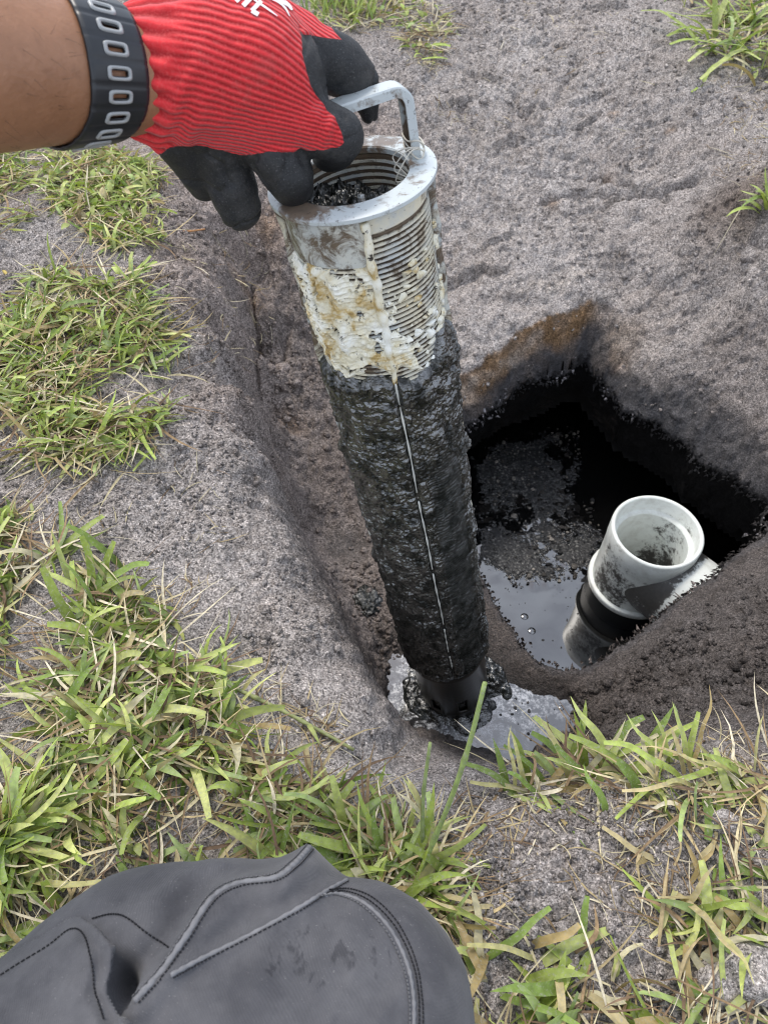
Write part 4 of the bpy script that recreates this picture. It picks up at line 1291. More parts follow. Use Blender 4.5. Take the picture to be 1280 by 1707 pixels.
# lettering frame: baseline runs down to the right, capitals lean to the upper right
bo = np.array([368.0, -11.0]); bx_ = np.array([0.86, 0.50]); by_ = np.array([0.60, -0.62])
def LP(u, v): return tuple(bo + bx_ * u + by_ * v)
strokes = []
def letter(ch, u):
    hgt = 26
    L = {'M': [((0, 0), (0, hgt)), ((0, hgt), (12, 6)), ((12, 6), (24, hgt)), ((24, hgt), (24, 0))], 'I': [((0, 0), (0, hgt))], 'L': [((0, hgt), (0, 0)), ((0, 0), (13, 0))]}[ch]
    for (a, b) in L: strokes.append((LP(u + a[0], a[1]), LP(u + b[0], b[1]), 3.6))
letter('M', 6); letter('I', 44); letter('L', 60)
for p, q, w in strokes:
    r_ = strip(line(p, q, 6), [w] * 6)
    if r_: obj("lettering", r_[0], r_[1], MAT['print'], glove)
for pts, w0 in (([(410, -8), (440, 12), (462, 28)], 1.6), ([(440, -4), (462, 4), (474, 14), (482, 28)], 1.7), ([(456, -4), (470, 4), (480, 12)], 2.6), ([(474, 2), (482, 12), (486, 18)], 2.8)):
    sp = spline(np.array(pts, float), 12)
    r_ = strip([tuple(p) for p in sp], list(w0 * np.sin(np.linspace(.35, 2.8, 12))))
    if r_: obj("emblem", r_[0], r_[1], MAT['print'], glove)

# ------------------------------------------------------------------ trouser knee
OUT = [(-260,1760),(-60,1660),(30,1588),(130,1508),(200,1462),(330,1440),(430,1432),(470,1428),(517,1410),(548,1438),(578,1464),(640,1474),(700,1508),(745,1560),(775,1615),(789,1690),(790,1800),(760,2000)]
ZK = 0.105
op = np.array([at_z(a, b, ZK)[:2] for a, b in OUT])
kc = np.array([at_z(400, 1760, ZK)[0], at_z(400, 1760, ZK)[1] - 0.06])
back = np.array([(kc[0] + 0.115, -0.16), (kc[0] + 0.10, -0.40), (kc[0] - 0.16, -0.42), (kc[0] - 0.24, -0.16)])
op = np.concatenate([op, back])
# radial outline
ang = np.arctan2(op[:, 1] - kc[1], op[:, 0] - kc[0]); rad = np.hypot(op[:, 1] - kc[1], op[:, 0] - kc[0])
o_ = np.argsort(ang); ang, rad = ang[o_], rad[o_]
ang = np.concatenate([ang - 2 * np.pi, ang, ang + 2 * np.pi]); rad = np.tile(rad, 3)
nk = 420
ka = np.linspace(-np.pi, np.pi, nk, endpoint=False)
kr = np.interp(ka, ang, rad)
kr = (np.roll(kr, 1) + 2 * kr + np.roll(kr, -1)) / 4
ts = np.concatenate([np.linspace(0.02, 0.9, 110), np.linspace(0.91, 1.0, 26)])
rowsV = []
for t in ts:
    x = kc[0] + kr * t * np.cos(ka); y = kc[1] + kr * t * np.sin(ka)
    z = ZK + 0.088 * np.sqrt(np.maximum(0, 1 - t ** 2.6)) - 0.05 * np.clip(-0.06 - y, 0, .4)
    rowsV.append(np.stack([x, y, z], -1))
for k, t in enumerate(np.linspace(0.02, 1, 22)):
    sh = 1.0 - 0.16 * t ** 1.4
    x = kc[0] + kr * sh * np.cos(ka); y = kc[1] + kr * sh * np.sin(ka)
    rowsV.append(np.stack([x, y, np.full(nk, ZK - (ZK + .01) * t)], -1))
KV = np.array(rowsV).reshape(-1, 3)
kp_ = to_px(KV)
top_m = sstep(0.09, 0.12, KV[:, 2])
def seamdist(path, p):
    P = np.array(path, float); d = np.full(len(p), 1e9); sg = np.zeros(len(p))
    for a, b in zip(P[:-1], P[1:]):
        e = b - a
        t = np.clip(((p[:, 0] - a[0]) * e[0] + (p[:, 1] - a[1]) * e[1]) / (e @ e), 0, 1)
        dx = p[:, 0] - a[0] - t * e[0]; dy = p[:, 1] - a[1] - t * e[1]
        q = np.hypot(dx, dy); c = (e[0] * dy - e[1] * dx) / np.linalg.norm(e)
        m = q < d
        d[m] = q[m]; sg[m] = np.sign(c[m])
    return d * np.where(sg == 0, 1, sg)
SE1 = [(517,1411),(505,1425),(490,1440),(458,1462),(395,1472),(352,1498),(312,1558),(270,1618),(225,1668)]
SE2 = [(579,1465),(540,1487),(500,1512),(420,1556),(340,1596),(285,1626)]
SE3 = [(540,1492),(570,1490),(610,1507),(650,1548),(678,1605),(689,1660),(690,1720)]
SE3b = [(548,1484),(585,1483),(625,1500),(665,1542),(692,1600),(703,1660),(705,1720)]
SE4 = [(155,1532),(185,1525),(210,1530),(245,1556),(282,1580)]
d1 = seamdist(SE1, kp_); d2_ = seamdist(SE2, kp_); d3 = seamdist(SE3, kp_)
dzk = 0.0055 * np.exp(-(np.abs(d1) / 16) ** 2) - 0.008 * np.exp(-((d1 - 34) / 22) ** 2) - 0.0022 * np.exp(-((d2_ - 22) / 16) ** 2) + .002 * np.exp(-(np.abs(d2_) / 12) ** 2) - 0.0016 * np.exp(-(np.abs(d3 + 8) / 10) ** 2)
wr = 0.0072 * fbm2(KV[:, 0] + .5 * KV[:, 1], KV[:, 1], 16, 3, 801) + 0.0035 * (0.5 - np.abs(fbm2(KV[:, 0] * .5 + KV[:, 1] * 1.2, KV[:, 1] * .4 - KV[:, 0], 22, 2, 803))) * np.exp(-(np.abs(d1) / 110) ** 2) + 0.0013 * fbm2(KV[:, 0] * 1.6 + KV[:, 1], KV[:, 1] - .7 * KV[:, 0], 60, 2, 802)
KV[:, 2] += (dzk + wr) * top_m
KV[:, 2] -= 0.024 * np.exp(-(((kp_[:, 0] - 200) / 24) ** 2 + ((kp_[:, 1] - 1638) / 40) ** 2)) * top_m
KV[:, 2] += (0.0030 * np.exp(-((d1 + 26) / 15) ** 2) + .0022 * (0.5 - np.abs(fbm2(KV[:, 0] - .6 * KV[:, 1], KV[:, 1] * .5 + KV[:, 0] * .2, 45, 2, 804))) * sstep(.1, .5, fbm2(KV[:, 0], KV[:, 1], 9, 2, 805) + .3)) * top_m
wetk = np.clip(np.exp(-(((kp_[:, 0] - 520) / 85) ** 2 + ((kp_[:, 1] - 1590) / 60) ** 2)) * 1.0 + .55 * np.exp(-(((kp_[:, 0] - 640) / 40) ** 2 + ((kp_[:, 1] - 1580) / 90) ** 2)), 0, 1) * top_m
knee = thing("person", "bent knee in dusty charcoal work trousers resting at the edge of the grass", "person", (kc[0], kc[1], 0))
FK = gridfaces(nk, len(rowsV), True)
FKl = [list(q) for q in FK[:, ::-1]]
obj("trouser_leg", KV, FK[:, ::-1], MAT['cloth'], knee, fl={"wet": wetk})
bvh_k = BVHTree.FromPolygons([Vector(p) for p in KV], FKl)
def on_knee(path, n, lift):
    out = []
    for p in spline(np.array(path, float), n):
        h, _ = on_surface(bvh_k, p[0], p[1], lift)
        if h is not None: out.append(h)
    return np.array(out)
def seam(path, n, r, mat, lift, name="seam"):
    P = on_knee(path, n, lift)
    if len(P) < 4: return
    rr_ = r * (1 + .16 * np.sin(np.arange(len(P)) * 1.4))
    v, f = tube(P, rr_, 8)
    obj(name, v, f, MAT[mat], knee)
def stitches(path, n, mat, r=.00055, bv=None, par=knee, lift=.0006, nm="stitch_row"):
    pts = [on_surface(bv or bvh_k, p[0], p[1], lift)[0] for p in spline(np.array(path, float), n)]
    parts = []
    for i in range(0, n - 2, 3):
        if any(pts[i + k] is None for k in (0, 1, 2)): continue
        parts.append(tube([pts[i], pts[i + 1], pts[i + 2]], r, 6))
    if parts:
        v, f = merge(parts)
        obj(nm, v, f, MAT[mat], par)
seam(SE1, 110, .0017, 'worncloth', -.0006)
stitches([(a + 5, b + 6) for a, b in SE1], 220, 'darkthread', .00032)
stitches([(a - 4, b - 4) for a, b in SE1], 220, 'thread', .0004)
seam(SE2, 80, .0012, 'worncloth', -.0004)
stitches([(a + 2, b + 5) for a, b in SE2], 160, 'darkthread', .0003)
seam(SE3, 90, .0013, 'worncloth', -.0005)
stitches(SE3b, 150, 'darkthread', .00040)
stitches([(a + 8, b - 3) for a, b in SE3], 150, 'darkthread', .0004)
stitches([(a - 8, b + 3) for a, b in SE3], 150, 'thread', .0004)
stitches(SE4, 75, 'darkthread', .00042)

# turned-over fold at the left
FP = [(-60,1640),(10,1592),(70,1560),(118,1530),(135,1530),(160,1548),(186,1580),(184,1618),(176,1650),(196,1690),(214,1720),(214,1800),(-60,1800)]
nf = 90
gxp = np.linspace(-70, 222, nf); gyp = np.linspace(1522, 1800, nf)
VV = []; okk = []
GXp, GYp = np.meshgrid(gxp, gyp)
sdp = poly_sd(GXp, GYp, FP)
for i in range(nf):
    for j in range(nf):
        x, y = GXp[i, j], GYp[i, j]
        h, _n2 = on_surface(bvh_k, x, y, 0)
        if h is None: h = at_z(x, y, ZK); 
        s = -sdp[i, j]
        lift = 0.004 + 0.010 * sstep(-2, 40, s) + .012 * math.exp(-(max(s, 0) / 14) ** 2) * sstep(120, 175, x) + 0.004 * math.sin((x * .8 + y * .5) / 38)
        VV.append(h - ray(x, y) / np.linalg.norm(ray(x, y)) * lift); okk.append(s > -3)
VV = np.array(VV); okk = np.array(okk)
FF = gridfaces(nf, nf)[:, ::-1]; FF = FF[okk[FF].all(1)]
us = np.zeros(nf * nf, bool); us[FF.ravel()] = True; rm = np.cumsum(us) - 1
fld = obj("trouser_fold", VV[us], rm[FF], MAT['cloth'], knee, fl={"wet": np.zeros(us.sum())})
fm = fld.modifiers.new("thick", 'SOLIDIFY'); fm.thickness = .0035; fm.offset = -1
bvh_f = BVHTree.FromPolygons([Vector(p) for p in VV[us]], [list(q) for q in rm[FF]])
stitches([(-40, 1655), (20, 1615), (80, 1578), (118, 1550), (140, 1560), (152, 1600), (158, 1650), (172, 1700)], 150, 'darkthread', .00040, bvh_f, fld)

# ------------------------------------------------------------------ grass
GREEN = np.array([(0.210, 0.280, 0.060), (0.270, 0.350, 0.090), (0.150, 0.225, 0.052), (0.330, 0.390, 0.140), (0.390, 0.430, 0.170), (0.230, 0.310, 0.120)]) * np.array([1.14, 1.08, 0.98])
YEL = np.array([(0.42, 0.39, 0.17), (0.46, 0.38, 0.20), (0.36, 0.27, 0.12), (0.50, 0.45, 0.29)])
STRAW = np.array([(0.52, 0.45, 0.28), (0.42, 0.33, 0.18), (0.26, 0.18, 0.10), (0.60, 0.53, 0.38), (0.18, 0.12, 0.075)])

def ribbons(root, az, L, W, e0, bend, curl, roll, col, kind=None, segs=6, tip=None, ground_clip=True):
    """many blades at once; returns V, F(quads), C"""
    n = len(L)
    s = np.linspace(0, 1, segs + 1)
    el = e0[:, None] + bend[:, None] * s[None]
    azs = az[:, None] + curl[:, None] * s[None]
    step = L[:, None] / segs
    T = np.stack([np.cos(el) * np.cos(azs), np.cos(el) * np.sin(azs), np.sin(el)], -1)
    P = root[:, None, :] + np.concatenate([np.zeros((n, 1, 3)), np.cumsum(T[:, :-1] * step[..., None], 1)], 1)
    cut = np.ones(n) if tip is None else tip
    wb = np.minimum(1, 0.55 + s * 2.2)[None] * (1 - (s[None] * cut[:, None]) ** 2.6)
    wl = np.sin(np.pi * np.clip(s, .03, .98) ** 0.85)[None].repeat(n, 0)
    kd = np.zeros(n) if kind is None else kind
    w = np.where(kd[:, None] > .5, wl, wb) * W[:, None] * 0.5
    side = np.stack([-np.sin(azs), np.cos(azs), np.zeros_like(azs)], -1)
    up = np.cross(T, side)
    cr_, sr_ = np.cos(roll)[:, None, None], np.sin(roll)[:, None, None]
    sd = side * cr_ + up * sr_
    nn = up * cr_ - side * sr_
    Lf = P + sd * w[..., None] + nn * (w * .28)[..., None]
    Rt = P - sd * w[..., None] + nn * (w * .28)[..., None]
    V = np.stack([Lf, P, Rt], 2)
    if ground_clip:
        hz = H(V[..., 0], V[..., 1]) + 0.0012
        V[..., 2] = np.maximum(V[..., 2], hz)
    C = np.repeat(np.repeat(col[:, None, None, :], segs + 1, 1), 3, 2).copy()
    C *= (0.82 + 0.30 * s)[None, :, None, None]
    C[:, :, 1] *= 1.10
    idx = np.arange(n * (segs + 1) * 3).reshape(n, segs + 1, 3)
    F = np.concatenate([np.stack([idx[:, :-1, k], idx[:, :-1, k + 1], idx[:, 1:, k + 1], idx[:, 1:, k]], -1).reshape(-1, 4) for k in (0, 1)])
    return V.reshape(-1, 3), F, C.reshape(-1, 3)

def scatter(poly_px, n, z=0.0, edge=0.02):
    poly = np.array([at_z(a, b, z)[:2] for a, b in poly_px])
    lo, hi = poly.min(0), poly.max(0)
    pts = []
    tot = 0
    while tot < n:
        q = rng.uniform(lo, hi, (n * 3, 2))
        d = poly_sd(q[:, 0], q[:, 1], poly) + 0.03 * fbm2(q[:, 0], q[:, 1], 16, 3, 900)
        dens = sstep(0.01, -edge, d) * sstep(-.35, .15, fbm2(q[:, 0], q[:, 1], 13, 2, 903) + .05)
        q = q[rng.uniform(0, 1, len(q)) < dens]
        pts.append(q); tot += len(q)
        if len(q) == 0: break
    pts = np.concatenate(pts)[:n]
    return pts

def grass_patch(poly, n, label, Lr, Wr, yel=.14, leafy=0.0, flat=0.5, dead=.3, z=0.0, rootdrop=.004, bright=1.0):
    p = scatter(poly, n, z)
    n = len(p)
    root = np.column_stack([p, H(p[:, 0], p[:, 1]) - rootdrop])
    # clump the azimuth so that shoots point together
    az = 2 * np.pi * fbm2(p[:, 0], p[:, 1], 14, 2, 911) * 1.5 + rng.normal(0, .9, n)
    L = rng.uniform(*Lr, n) * (0.7 + .5 * rng.random(n)); W = rng.uniform(*Wr, n)
    kind = (rng.random(n) < leafy).astype(float)
    L = np.where(kind > .5, rng.uniform(.010, .020, n), L); W = np.where(kind > .5, L * rng.uniform(.42, .62, n), W)
    e0 = np.where(rng.random(n) < flat, rng.uniform(0.1, .5, n), rng.uniform(.5, 1.25, n))
    bend = -e0 * rng.uniform(.4, 1.5, n) - rng.uniform(0, .35, n)
    root[:, 2] += np.where(kind > .5, rng.uniform(.004, .022, n), rng.uniform(0, .012, n))
    col = GREEN[rng.integers(0, len(GREEN), n)] * rng.uniform(.8, 1.35, (n, 1)) * bright
    y = rng.random(n) < yel
    col[y] = YEL[rng.integers(0, len(YEL), y.sum())] * rng.uniform(.8, 1.1, (y.sum(), 1))
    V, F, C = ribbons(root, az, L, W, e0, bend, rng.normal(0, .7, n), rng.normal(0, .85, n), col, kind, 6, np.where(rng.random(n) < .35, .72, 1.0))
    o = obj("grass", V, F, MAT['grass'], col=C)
    tag(o, label, "grass", "patches of lawn grass", "stuff")
    # thatch
    m = int(n * dead)
    p = scatter(poly, m, z); m = len(p)
    root = np.column_stack([p, H(p[:, 0], p[:, 1]) + rng.uniform(.001, .012, m)])
    e0 = rng.uniform(-.1, .35, m)
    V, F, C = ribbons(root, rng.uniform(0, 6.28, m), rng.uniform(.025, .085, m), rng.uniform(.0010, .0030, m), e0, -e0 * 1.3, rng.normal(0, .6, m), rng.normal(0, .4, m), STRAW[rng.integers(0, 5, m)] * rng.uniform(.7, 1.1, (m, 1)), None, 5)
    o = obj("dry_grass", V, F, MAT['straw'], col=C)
    tag(o, label.replace("grass", "dead stems").replace("green ", "dry "), "dry grass", "dead stems among the grass", "stuff")

grass_patch([(-260,215),(60,220),(220,255),(300,285),(312,340),(298,415),(240,440),(160,425),(105,372),(50,395),(-20,425),(-260,430)], 2300, "small-leaved green grass and clover under the forearm", (.018, .055), (.002, .0052), .16, .22, .5, .45)
grass_patch([(-260,575),(40,530),(110,470),(225,480),(285,560),(305,640),(255,720),(205,790),(90,800),(0,785),(-260,800)], 1900, "mixed green grass clump in the middle of the left edge", (.022, .065), (.0022, .0056), .20, .10, .55, .6)
grass_patch([(-300,985),(20,960),(120,900),(180,950),(270,1010),(370,1070),(395,1150),(470,1235),(590,1310),(660,1350),(755,1450),(700,1600),(420,1700),(0,1900),(-300,1750)], 1750, "broad-bladed green grass between the knee and the pit", (.016, .062), (.003, .0092), .16, .05, .74, .8)
grass_patch([(795,1660),(900,1620),(1050,1630),(1130,1540),(1180,1440),(1330,1400),(1450,1500),(1450,1950),(780,1950)], 230, "broad-bladed green grass at the lower right corner", (.026, .066), (.0045, .009), .20, .04, .66, 1.2)
grass_patch([(470,-60),(620,-60),(700,-10),(775,60),(765,115),(700,100),(610,75),(540,55)], 520, "low green grass beyond the gloved hand", (.02, .05), (.003, .0055), .30, .3, .55, 1.3)
grass_patch([(1120,-80),(1400,-80),(1400,190),(1262,160),(1190,110),(1130,60)], 420, "green grass shoots at the upper right corner", (.04, .09), (.004, .008), .22, .05, .5, .9)
grass_patch([(850,1300),(900,1235),(960,1195),(1100,1190),(1200,1265),(1330,1215),(1360,1360),(1150,1390),(1000,1340)], 45, "short green grass left on the near lip of the pit", (.025, .06), (.003, .007), .3, .05, .6, 2.6)
grass_patch([(-40,850),(30,855),(60,890),(20,915),(-40,905)], 60, "few green grass leaves at the left edge on bare sand", (.02, .04), (.003, .006), .25, .3, .5, 1.2)

grass_patch([(-120,1330),(140,1370),(260,1450),(120,1560),(-120,1680)], 420, "broad-bladed green grass beside the left side of the knee", (.03, .075), (.004, .0092), .14, .02, .55, .6)
grass_patch([(560,1370),(700,1400),(760,1480),(760,1560),(640,1520)], 90, "few green grass blades behind the top of the knee", (.025, .06), (.003, .008), .2, .02, .5, 1.0)
# scattered crumbs of straw, roots and grass on the bare sand
def litter(poly, n, label, mat='straw', Lr=(.008, .04), Wr=(.0006, .0016), pal=STRAW, z=-.03):
    p = scatter(poly, n, z); m = len(p)
    root = np.column_stack([p, H(p[:, 0], p[:, 1]) + .001])
    e0 = rng.uniform(-.05, .25, m)
    V, F, C = ribbons(root, rng.uniform(0, 6.28, m), rng.uniform(*Lr, m), rng.uniform(*Wr, m), e0, -e0 * 1.5, rng.normal(0, .9, m), rng.normal(0, .4, m), pal[rng.integers(0, len(pal), m)] * rng.uniform(.6, 1.1, (m, 1)), None, 6)
    tag(obj("straw_litter", V, F, MAT[mat], col=C), label, "litter", "straw litter on bare sand", "stuff")
litter([(760,1340),(900,1330),(1120,1380),(1100,1500),(1000,1580),(800,1600),(740,1480)], 170, "thin straw and root scraps on the sand right of the knee")
litter([(300,950),(420,1080),(640,1260),(600,1320),(380,1140),(260,1000)], 120, "thin root scraps along the grass edge left of the pit")
litter([(0,780),(300,700),(400,900),(250,980),(0,950)], 110, "thin straw scraps on the bare sand at the left edge")
litter([(250,280),(420,330),(430,450),(330,700),(280,560),(290,400)], 110, "brown root scraps along the upper left lip of the pit", z=-.03)
litter([(700,20),(1150,40),(1250,200),(1000,240),(760,190),(640,130)], 150, "thin straw and root scraps on the far bank", z=-.02)
litter([(880,1290),(1000,1180),(1290,1190),(1290,1420),(1050,1420),(900,1350)], 170, "tangle of pale roots and straw on the near lip of the pit", z=-.02)
litter([(640,90),(780,90),(770,170),(700,150)], 130, "hanging root tangle below the grass beyond the hand", z=-.01)
litter([(1180,130),(1290,150),(1290,330),(1200,260)], 110, "hanging root tangle on the bank at the right edge", z=-.02)

# ------------------------------------------------------------------ individual shoots, stalks and tufts
def blade_path(P, W, col, name, parent, mat='grass', kind=0, fold=.28, tip=1.0):
    """one blade along 3D points"""
    P = spline(np.array(P, float), 12)
    T, N, B = frames(P)
    n = len(P); s = np.linspace(0, 1, n)
    side = np.cross(T, [0, 0, 1.0]); side /= np.linalg.norm(side, axis=1)[:, None] + 1e-9
    up = np.cross(side, T)
    w = (np.sin(np.pi * np.clip(s, .03, .98) ** .85) if kind else np.minimum(1, .6 + 2 * s) * (1 - (s * tip) ** 3)) * W / 2
    V = np.stack([P + side * w[:, None] + up * (w * fold)[:, None], P, P - side * w[:, None] + up * (w * fold)[:, None]], 1).reshape(-1, 3)
    F = gridfaces(3, n)
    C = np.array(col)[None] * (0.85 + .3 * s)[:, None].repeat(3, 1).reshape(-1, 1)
    return obj(name, V, F, MAT[mat], parent, col=C)

def tuft(px, py, z, n, label, spread, Lr, Wr, dirs=None, yel=.3, group="grass tufts on the pit edge", e=(.3, 1.1)):
    c = at_z(px, py, z)
    t = thing("grass_tuft", label, "grass tuft", (c[0], c[1], float(H(c[0], c[1]))), group=group)
    for k in range(n):
        az = rng.uniform(0, 6.28) if dirs is None else rng.normal(R(dirs[0]), R(dirs[1]))
        b = np.array([c[0] + rng.normal(0, spread), c[1] + rng.normal(0, spread), 0]); b[2] = float(H(b[0], b[1])) - .003
        L = rng.uniform(*Lr); el = rng.uniform(*e); bend = -rng.uniform(.2, 1.3)
        P = [b]
        for q in range(4):
            ee = el + bend * q / 4; azq = az + .25 * q * rng.normal(0, .3)
            nx = P[-1] + L / 4 * np.array([math.cos(ee) * math.cos(azq), math.cos(ee) * math.sin(azq), math.sin(ee)])
            nx[2] = max(nx[2], float(H(nx[0], nx[1])) + .002)
            P.append(nx)
        dry = rng.random() < yel
        col = (YEL if dry else GREEN)[rng.integers(0, 4)] * rng.uniform(.85, 1.25)
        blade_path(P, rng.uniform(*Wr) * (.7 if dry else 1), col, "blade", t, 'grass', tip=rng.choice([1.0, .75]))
    for k in range(max(3, n // 3)):          # pale sheaths and roots
        b = np.array([c[0] + rng.normal(0, spread * 1.2), c[1] + rng.normal(0, spread * 1.2), 0]); b[2] = float(H(b[0], b[1]))
        az = rng.uniform(0, 6.28); L = rng.uniform(.02, .06)
        P = [b, b + np.array([math.cos(az) * L * .5, math.sin(az) * L * .5, .008]), b + np.array([math.cos(az + .4) * L, math.sin(az + .4) * L, 0.0])]
        P[2][2] = float(H(P[2][0], P[2][1])) + .002
        blade_path(P, rng.uniform(.0015, .004), STRAW[rng.integers(0, 4)], "dry_blade", t, 'straw')
    return t

tuft(960, 1290, -.03, 15, "leafy grass tuft on the pit lip nearest the puddle", .012, (.035, .075), (.005, .009), (70, 70), .25)
tuft(1020, 1275, -.02, 14, "grass tuft with upright cut blades, second from the puddle", .013, (.035, .075), (.005, .009), (95, 50), .3)
tuft(1075, 1300, -.015, 10, "half yellow grass tuft in the middle of the near pit lip", .012, (.03, .07), (.005, .010), (100, 60), .5)
tuft(1140, 1300, -.012, 10, "narrow-bladed grass tuft below the dark bank, fourth from the puddle", .010, (.04, .085), (.004, .007), (85, 40), .35)
tuft(1215, 1310, -.01, 11, "sprawling grass tuft at the right edge on the pit lip", .015, (.04, .08), (.005, .009), (150, 80), .35)
tuft(880, 1330, -.04, 8, "pale stolon tuft hanging over the puddle", .008, (.035, .075), (.004, .007), (120, 40), .5)
tuft(1105, 1480, 0, 12, "half dry grass tuft standing alone right of the bare sand", .012, (.04, .085), (.004, .008), None, .5)
tuft(545, 40, 0, 46, "bright green upright grass tuft behind the glove", .035, (.07, .13), (.003, .006), (90, 60), .05, e=(.8, 1.4))
tuft(600, 35, 0, 24, "smaller bright grass tuft to the right behind the glove", .03, (.05, .10), (.003, .006), (70, 60), .1, e=(.7, 1.3))
tuft(1225, 95, 0, 30, "sprawling grass tuft over the bank at the upper right corner", .04, (.08, .18), (.007, .012), (215, 60), .2, e=(.2, .8))
tuft(1258, 50, 0, 30, "upright grass tuft in the upper right corner", .03, (.07, .14), (.006, .010), None, .2)
tuft(160, 990, 0, 13, "grass tuft pointing up the slope left of the pit", .012, (.04, .07), (.006, .009), (100, 50), .15)
tuft(225, 485, 0, 6, "small pale seedling standing alone on the upper left sand", .005, (.03, .055), (.005, .008), (80, 60), .1)
tuft(1284, 330, -.01, 12, "small leafy shoot at the right edge halfway up the bank", .006, (.04, .07), (.006, .010), (150, 50), .1)
tuft(820, 1600, 0, 12, "yellowed grass tuft beside the knee", .014, (.03, .07), (.005, .009), None, .6)
tuft(930, 1660, 0, 12, "grass tuft at the bottom edge right of the knee", .015, (.04, .08), (.005, .009), None, .25)

def stalk(name, label, pts, r, col, leaves=(), mat='grass'):
    P = spline(np.array([at_z(*p) if len(p) == 3 else at_d(*p[:3]) for p in pts]), 26)
    t = thing(name, label, "stalk", P[0], group="single long stalks")
    rr_ = np.linspace(r, r * .75, 26)
    rr_[[8, 17]] *= 1.35
    v, f = tube(P, rr_, 8)
    obj("stem", v, f, MAT[mat], t, col=np.tile(np.array(col), (len(v), 1)))
    for (fr_, dx, dy, dz_, w, c) in leaves:
        b = P[int(fr_ * 25)]
        blade_path([b, b + np.array([dx, dy, dz_]) * .5 + np.array([0, 0, .006]), b + np.array([dx, dy, dz_])], w, c, "leaf", t)
    return t
stalk("grass_stalk", "tall thick green grass stalk rising in front of the puddle", [(688, 1490, .005), (715, 1420, .028), (752, 1330, .075), (782, 1240, .12), (808, 1138, .165)], .0021, (.30, .38, .13), [(.05, .03, .02, .004, .006, GREEN[0]), (.1, -.02, .025, .01, .006, GREEN[1])])
stalk("grass_stalk", "shorter upright grass stalk left of the tall one", [(703, 1450, .004), (704, 1390, .03), (706, 1320, .06), (717, 1238, .095)], .0016, (.28, .35, .13), [(.55, -.012, .022, .01, .004, YEL[0]), (.5, -.018, .012, .015, .003, YEL[3])])
stalk("grass_runner", "long pale runner lying along the left lip of the pit", [(365, 1135, -.015), (430, 1165, -.018), (500, 1200, -.02), (590, 1250, -.03)], .0020, (.33, .36, .15), [(.2, .02, .02, .004, .004, YEL[0]), (.75, .012, -.02, .004, .004, GREEN[3])])
stalk("grass_runner", "horizontal green runner beside the knee", [(560, 1405, .012), (640, 1415, .016), (700, 1428, .018), (755, 1437, .014)], .0019, (.22, .28, .10), [(.9, .02, -.006, .002, .005, GREEN[1])])
stalk("dry_stem", "yellow dry stem lying on bare sand at the left edge", [(-20, 420, .006), (10, 455, .006), (40, 485, .006), (62, 512, .004)], .0020, (.48, .37, .12), mat='straw')
stalk("grass_runner", "thin yellow runner crossing the top of the far bank", [(1008, 0, .004), (1040, 40, .006), (1065, 85, -.002), (1090, 130, -.02)], .0022, (.42, .36, .16))
stalk("dry_stem", "pale dry stem lying across the upper far bank", [(878, 26, .004), (850, 50, .004), (834, 82, 0)], .0018, (.50, .45, .36), mat='straw')
stalk("dry_stem", "thin grey twig on the far bank behind the handle", [(944, 36, .004), (980, 50, .004), (1030, 66, 0)], .0018, (.42, .36, .29), mat='straw')
stalk("grass_runner", "leafy runner reaching left from the upper right tuft", [(1160, 90, .0), (1110, 102, -.005), (1070, 106, -.012), (1036, 108, -.016)], .0026, (.22, .28, .10), [(.5, .005, .06, .01, .010, GREEN[1]), (.95, -.05, .01, -.002, .012, GREEN[0])])
stalk("dry_stem", "orange twig stub on the upper left lip of the pit", [(270, 380, -.006), (305, 386, -.01), (342, 382, -.018)], .0016, (.42, .22, .10), mat='straw')

# ------------------------------------------------------------------ loose clods
def clod_(px, py, z, r, label, k):
    c = at_z(px, py, z); c[2] = float(H(c[0], c[1])) + r * .35
    bm = bmesh.new(); bmesh.ops.create_icosphere(bm, subdivisions=4, radius=1.0)
    v = np.array([q.co[:] for q in bm.verts]); f = [[q.index for q in p.verts] for p in bm.faces]; bm.free()
    d = 1 + .30 * fbm3(v + k * 3.1, 1.6, 3, 950 + k) + .12 * fbm3(v + k * 3.1, 7, 3, 960)
    v = v * d[:, None] * np.array([1.15, .95, .75]) * r + c
    cc = colour_field(np.full(len(v), c[0]), np.full(len(v), c[1]))
    o = obj("soil_clod", v, f, MAT['soil'], col=cc[:, :3] * 1.06, fl={"wet": cc[:, 3]})
    tag(o, label, "clod", "loose clods of sand")
for k, a in enumerate([(472, 625, -.215, .011, "largest reddish clod at the foot of the left wall"), (492, 645, -.22, .009, "clod beside the largest one at the foot of the left wall"), (455, 640, -.21, .008, "clod pressed against the left wall crack"), (505, 610, -.22, .008, "small round clod on the pit floor near the filter"), (480, 670, -.225, .007, "small clod below the group at the left wall"),
                       (1245, 1620, 0, .020, "pale lump of sand in the lower right corner"), (1195, 1640, 0, .015, "smaller pale sand lump in the lower right corner"), (1200, 1375, 0, .010, "pale crumbly clod under the right hand grass tuft"), (590, 915, -.28, .006, "tiny pebble-like clod on the pit floor"), (1268, 400, -.05, .018, "dark clod hanging on the bank at the right edge")]):
    clod_(*a, k)
# black sludge splash on the pit floor left of the filter
c = at_z(612, 995, -.305)
bm = bmesh.new(); bmesh.ops.create_icosphere(bm, subdivisions=5, radius=1.0)
v = np.array([q.co[:] for q in bm.verts]); f = [[q.index for q in p.verts] for p in bm.faces]; bm.free()
v = v * (1 + .35 * fbm3(v, 1.7, 3, 970) + .25 * fbm3(v, 6, 3, 971))[:, None] * np.array([.020, .026, .007])
v += np.array([c[0], c[1], float(H(c[0], c[1])) + .001])
tag(obj("sludge_splash", v, f, MAT['sludge'], fl={"matte": np.full(len(v), .7)}), "black sludge splash on the pit floor left of the filter", "sludge")

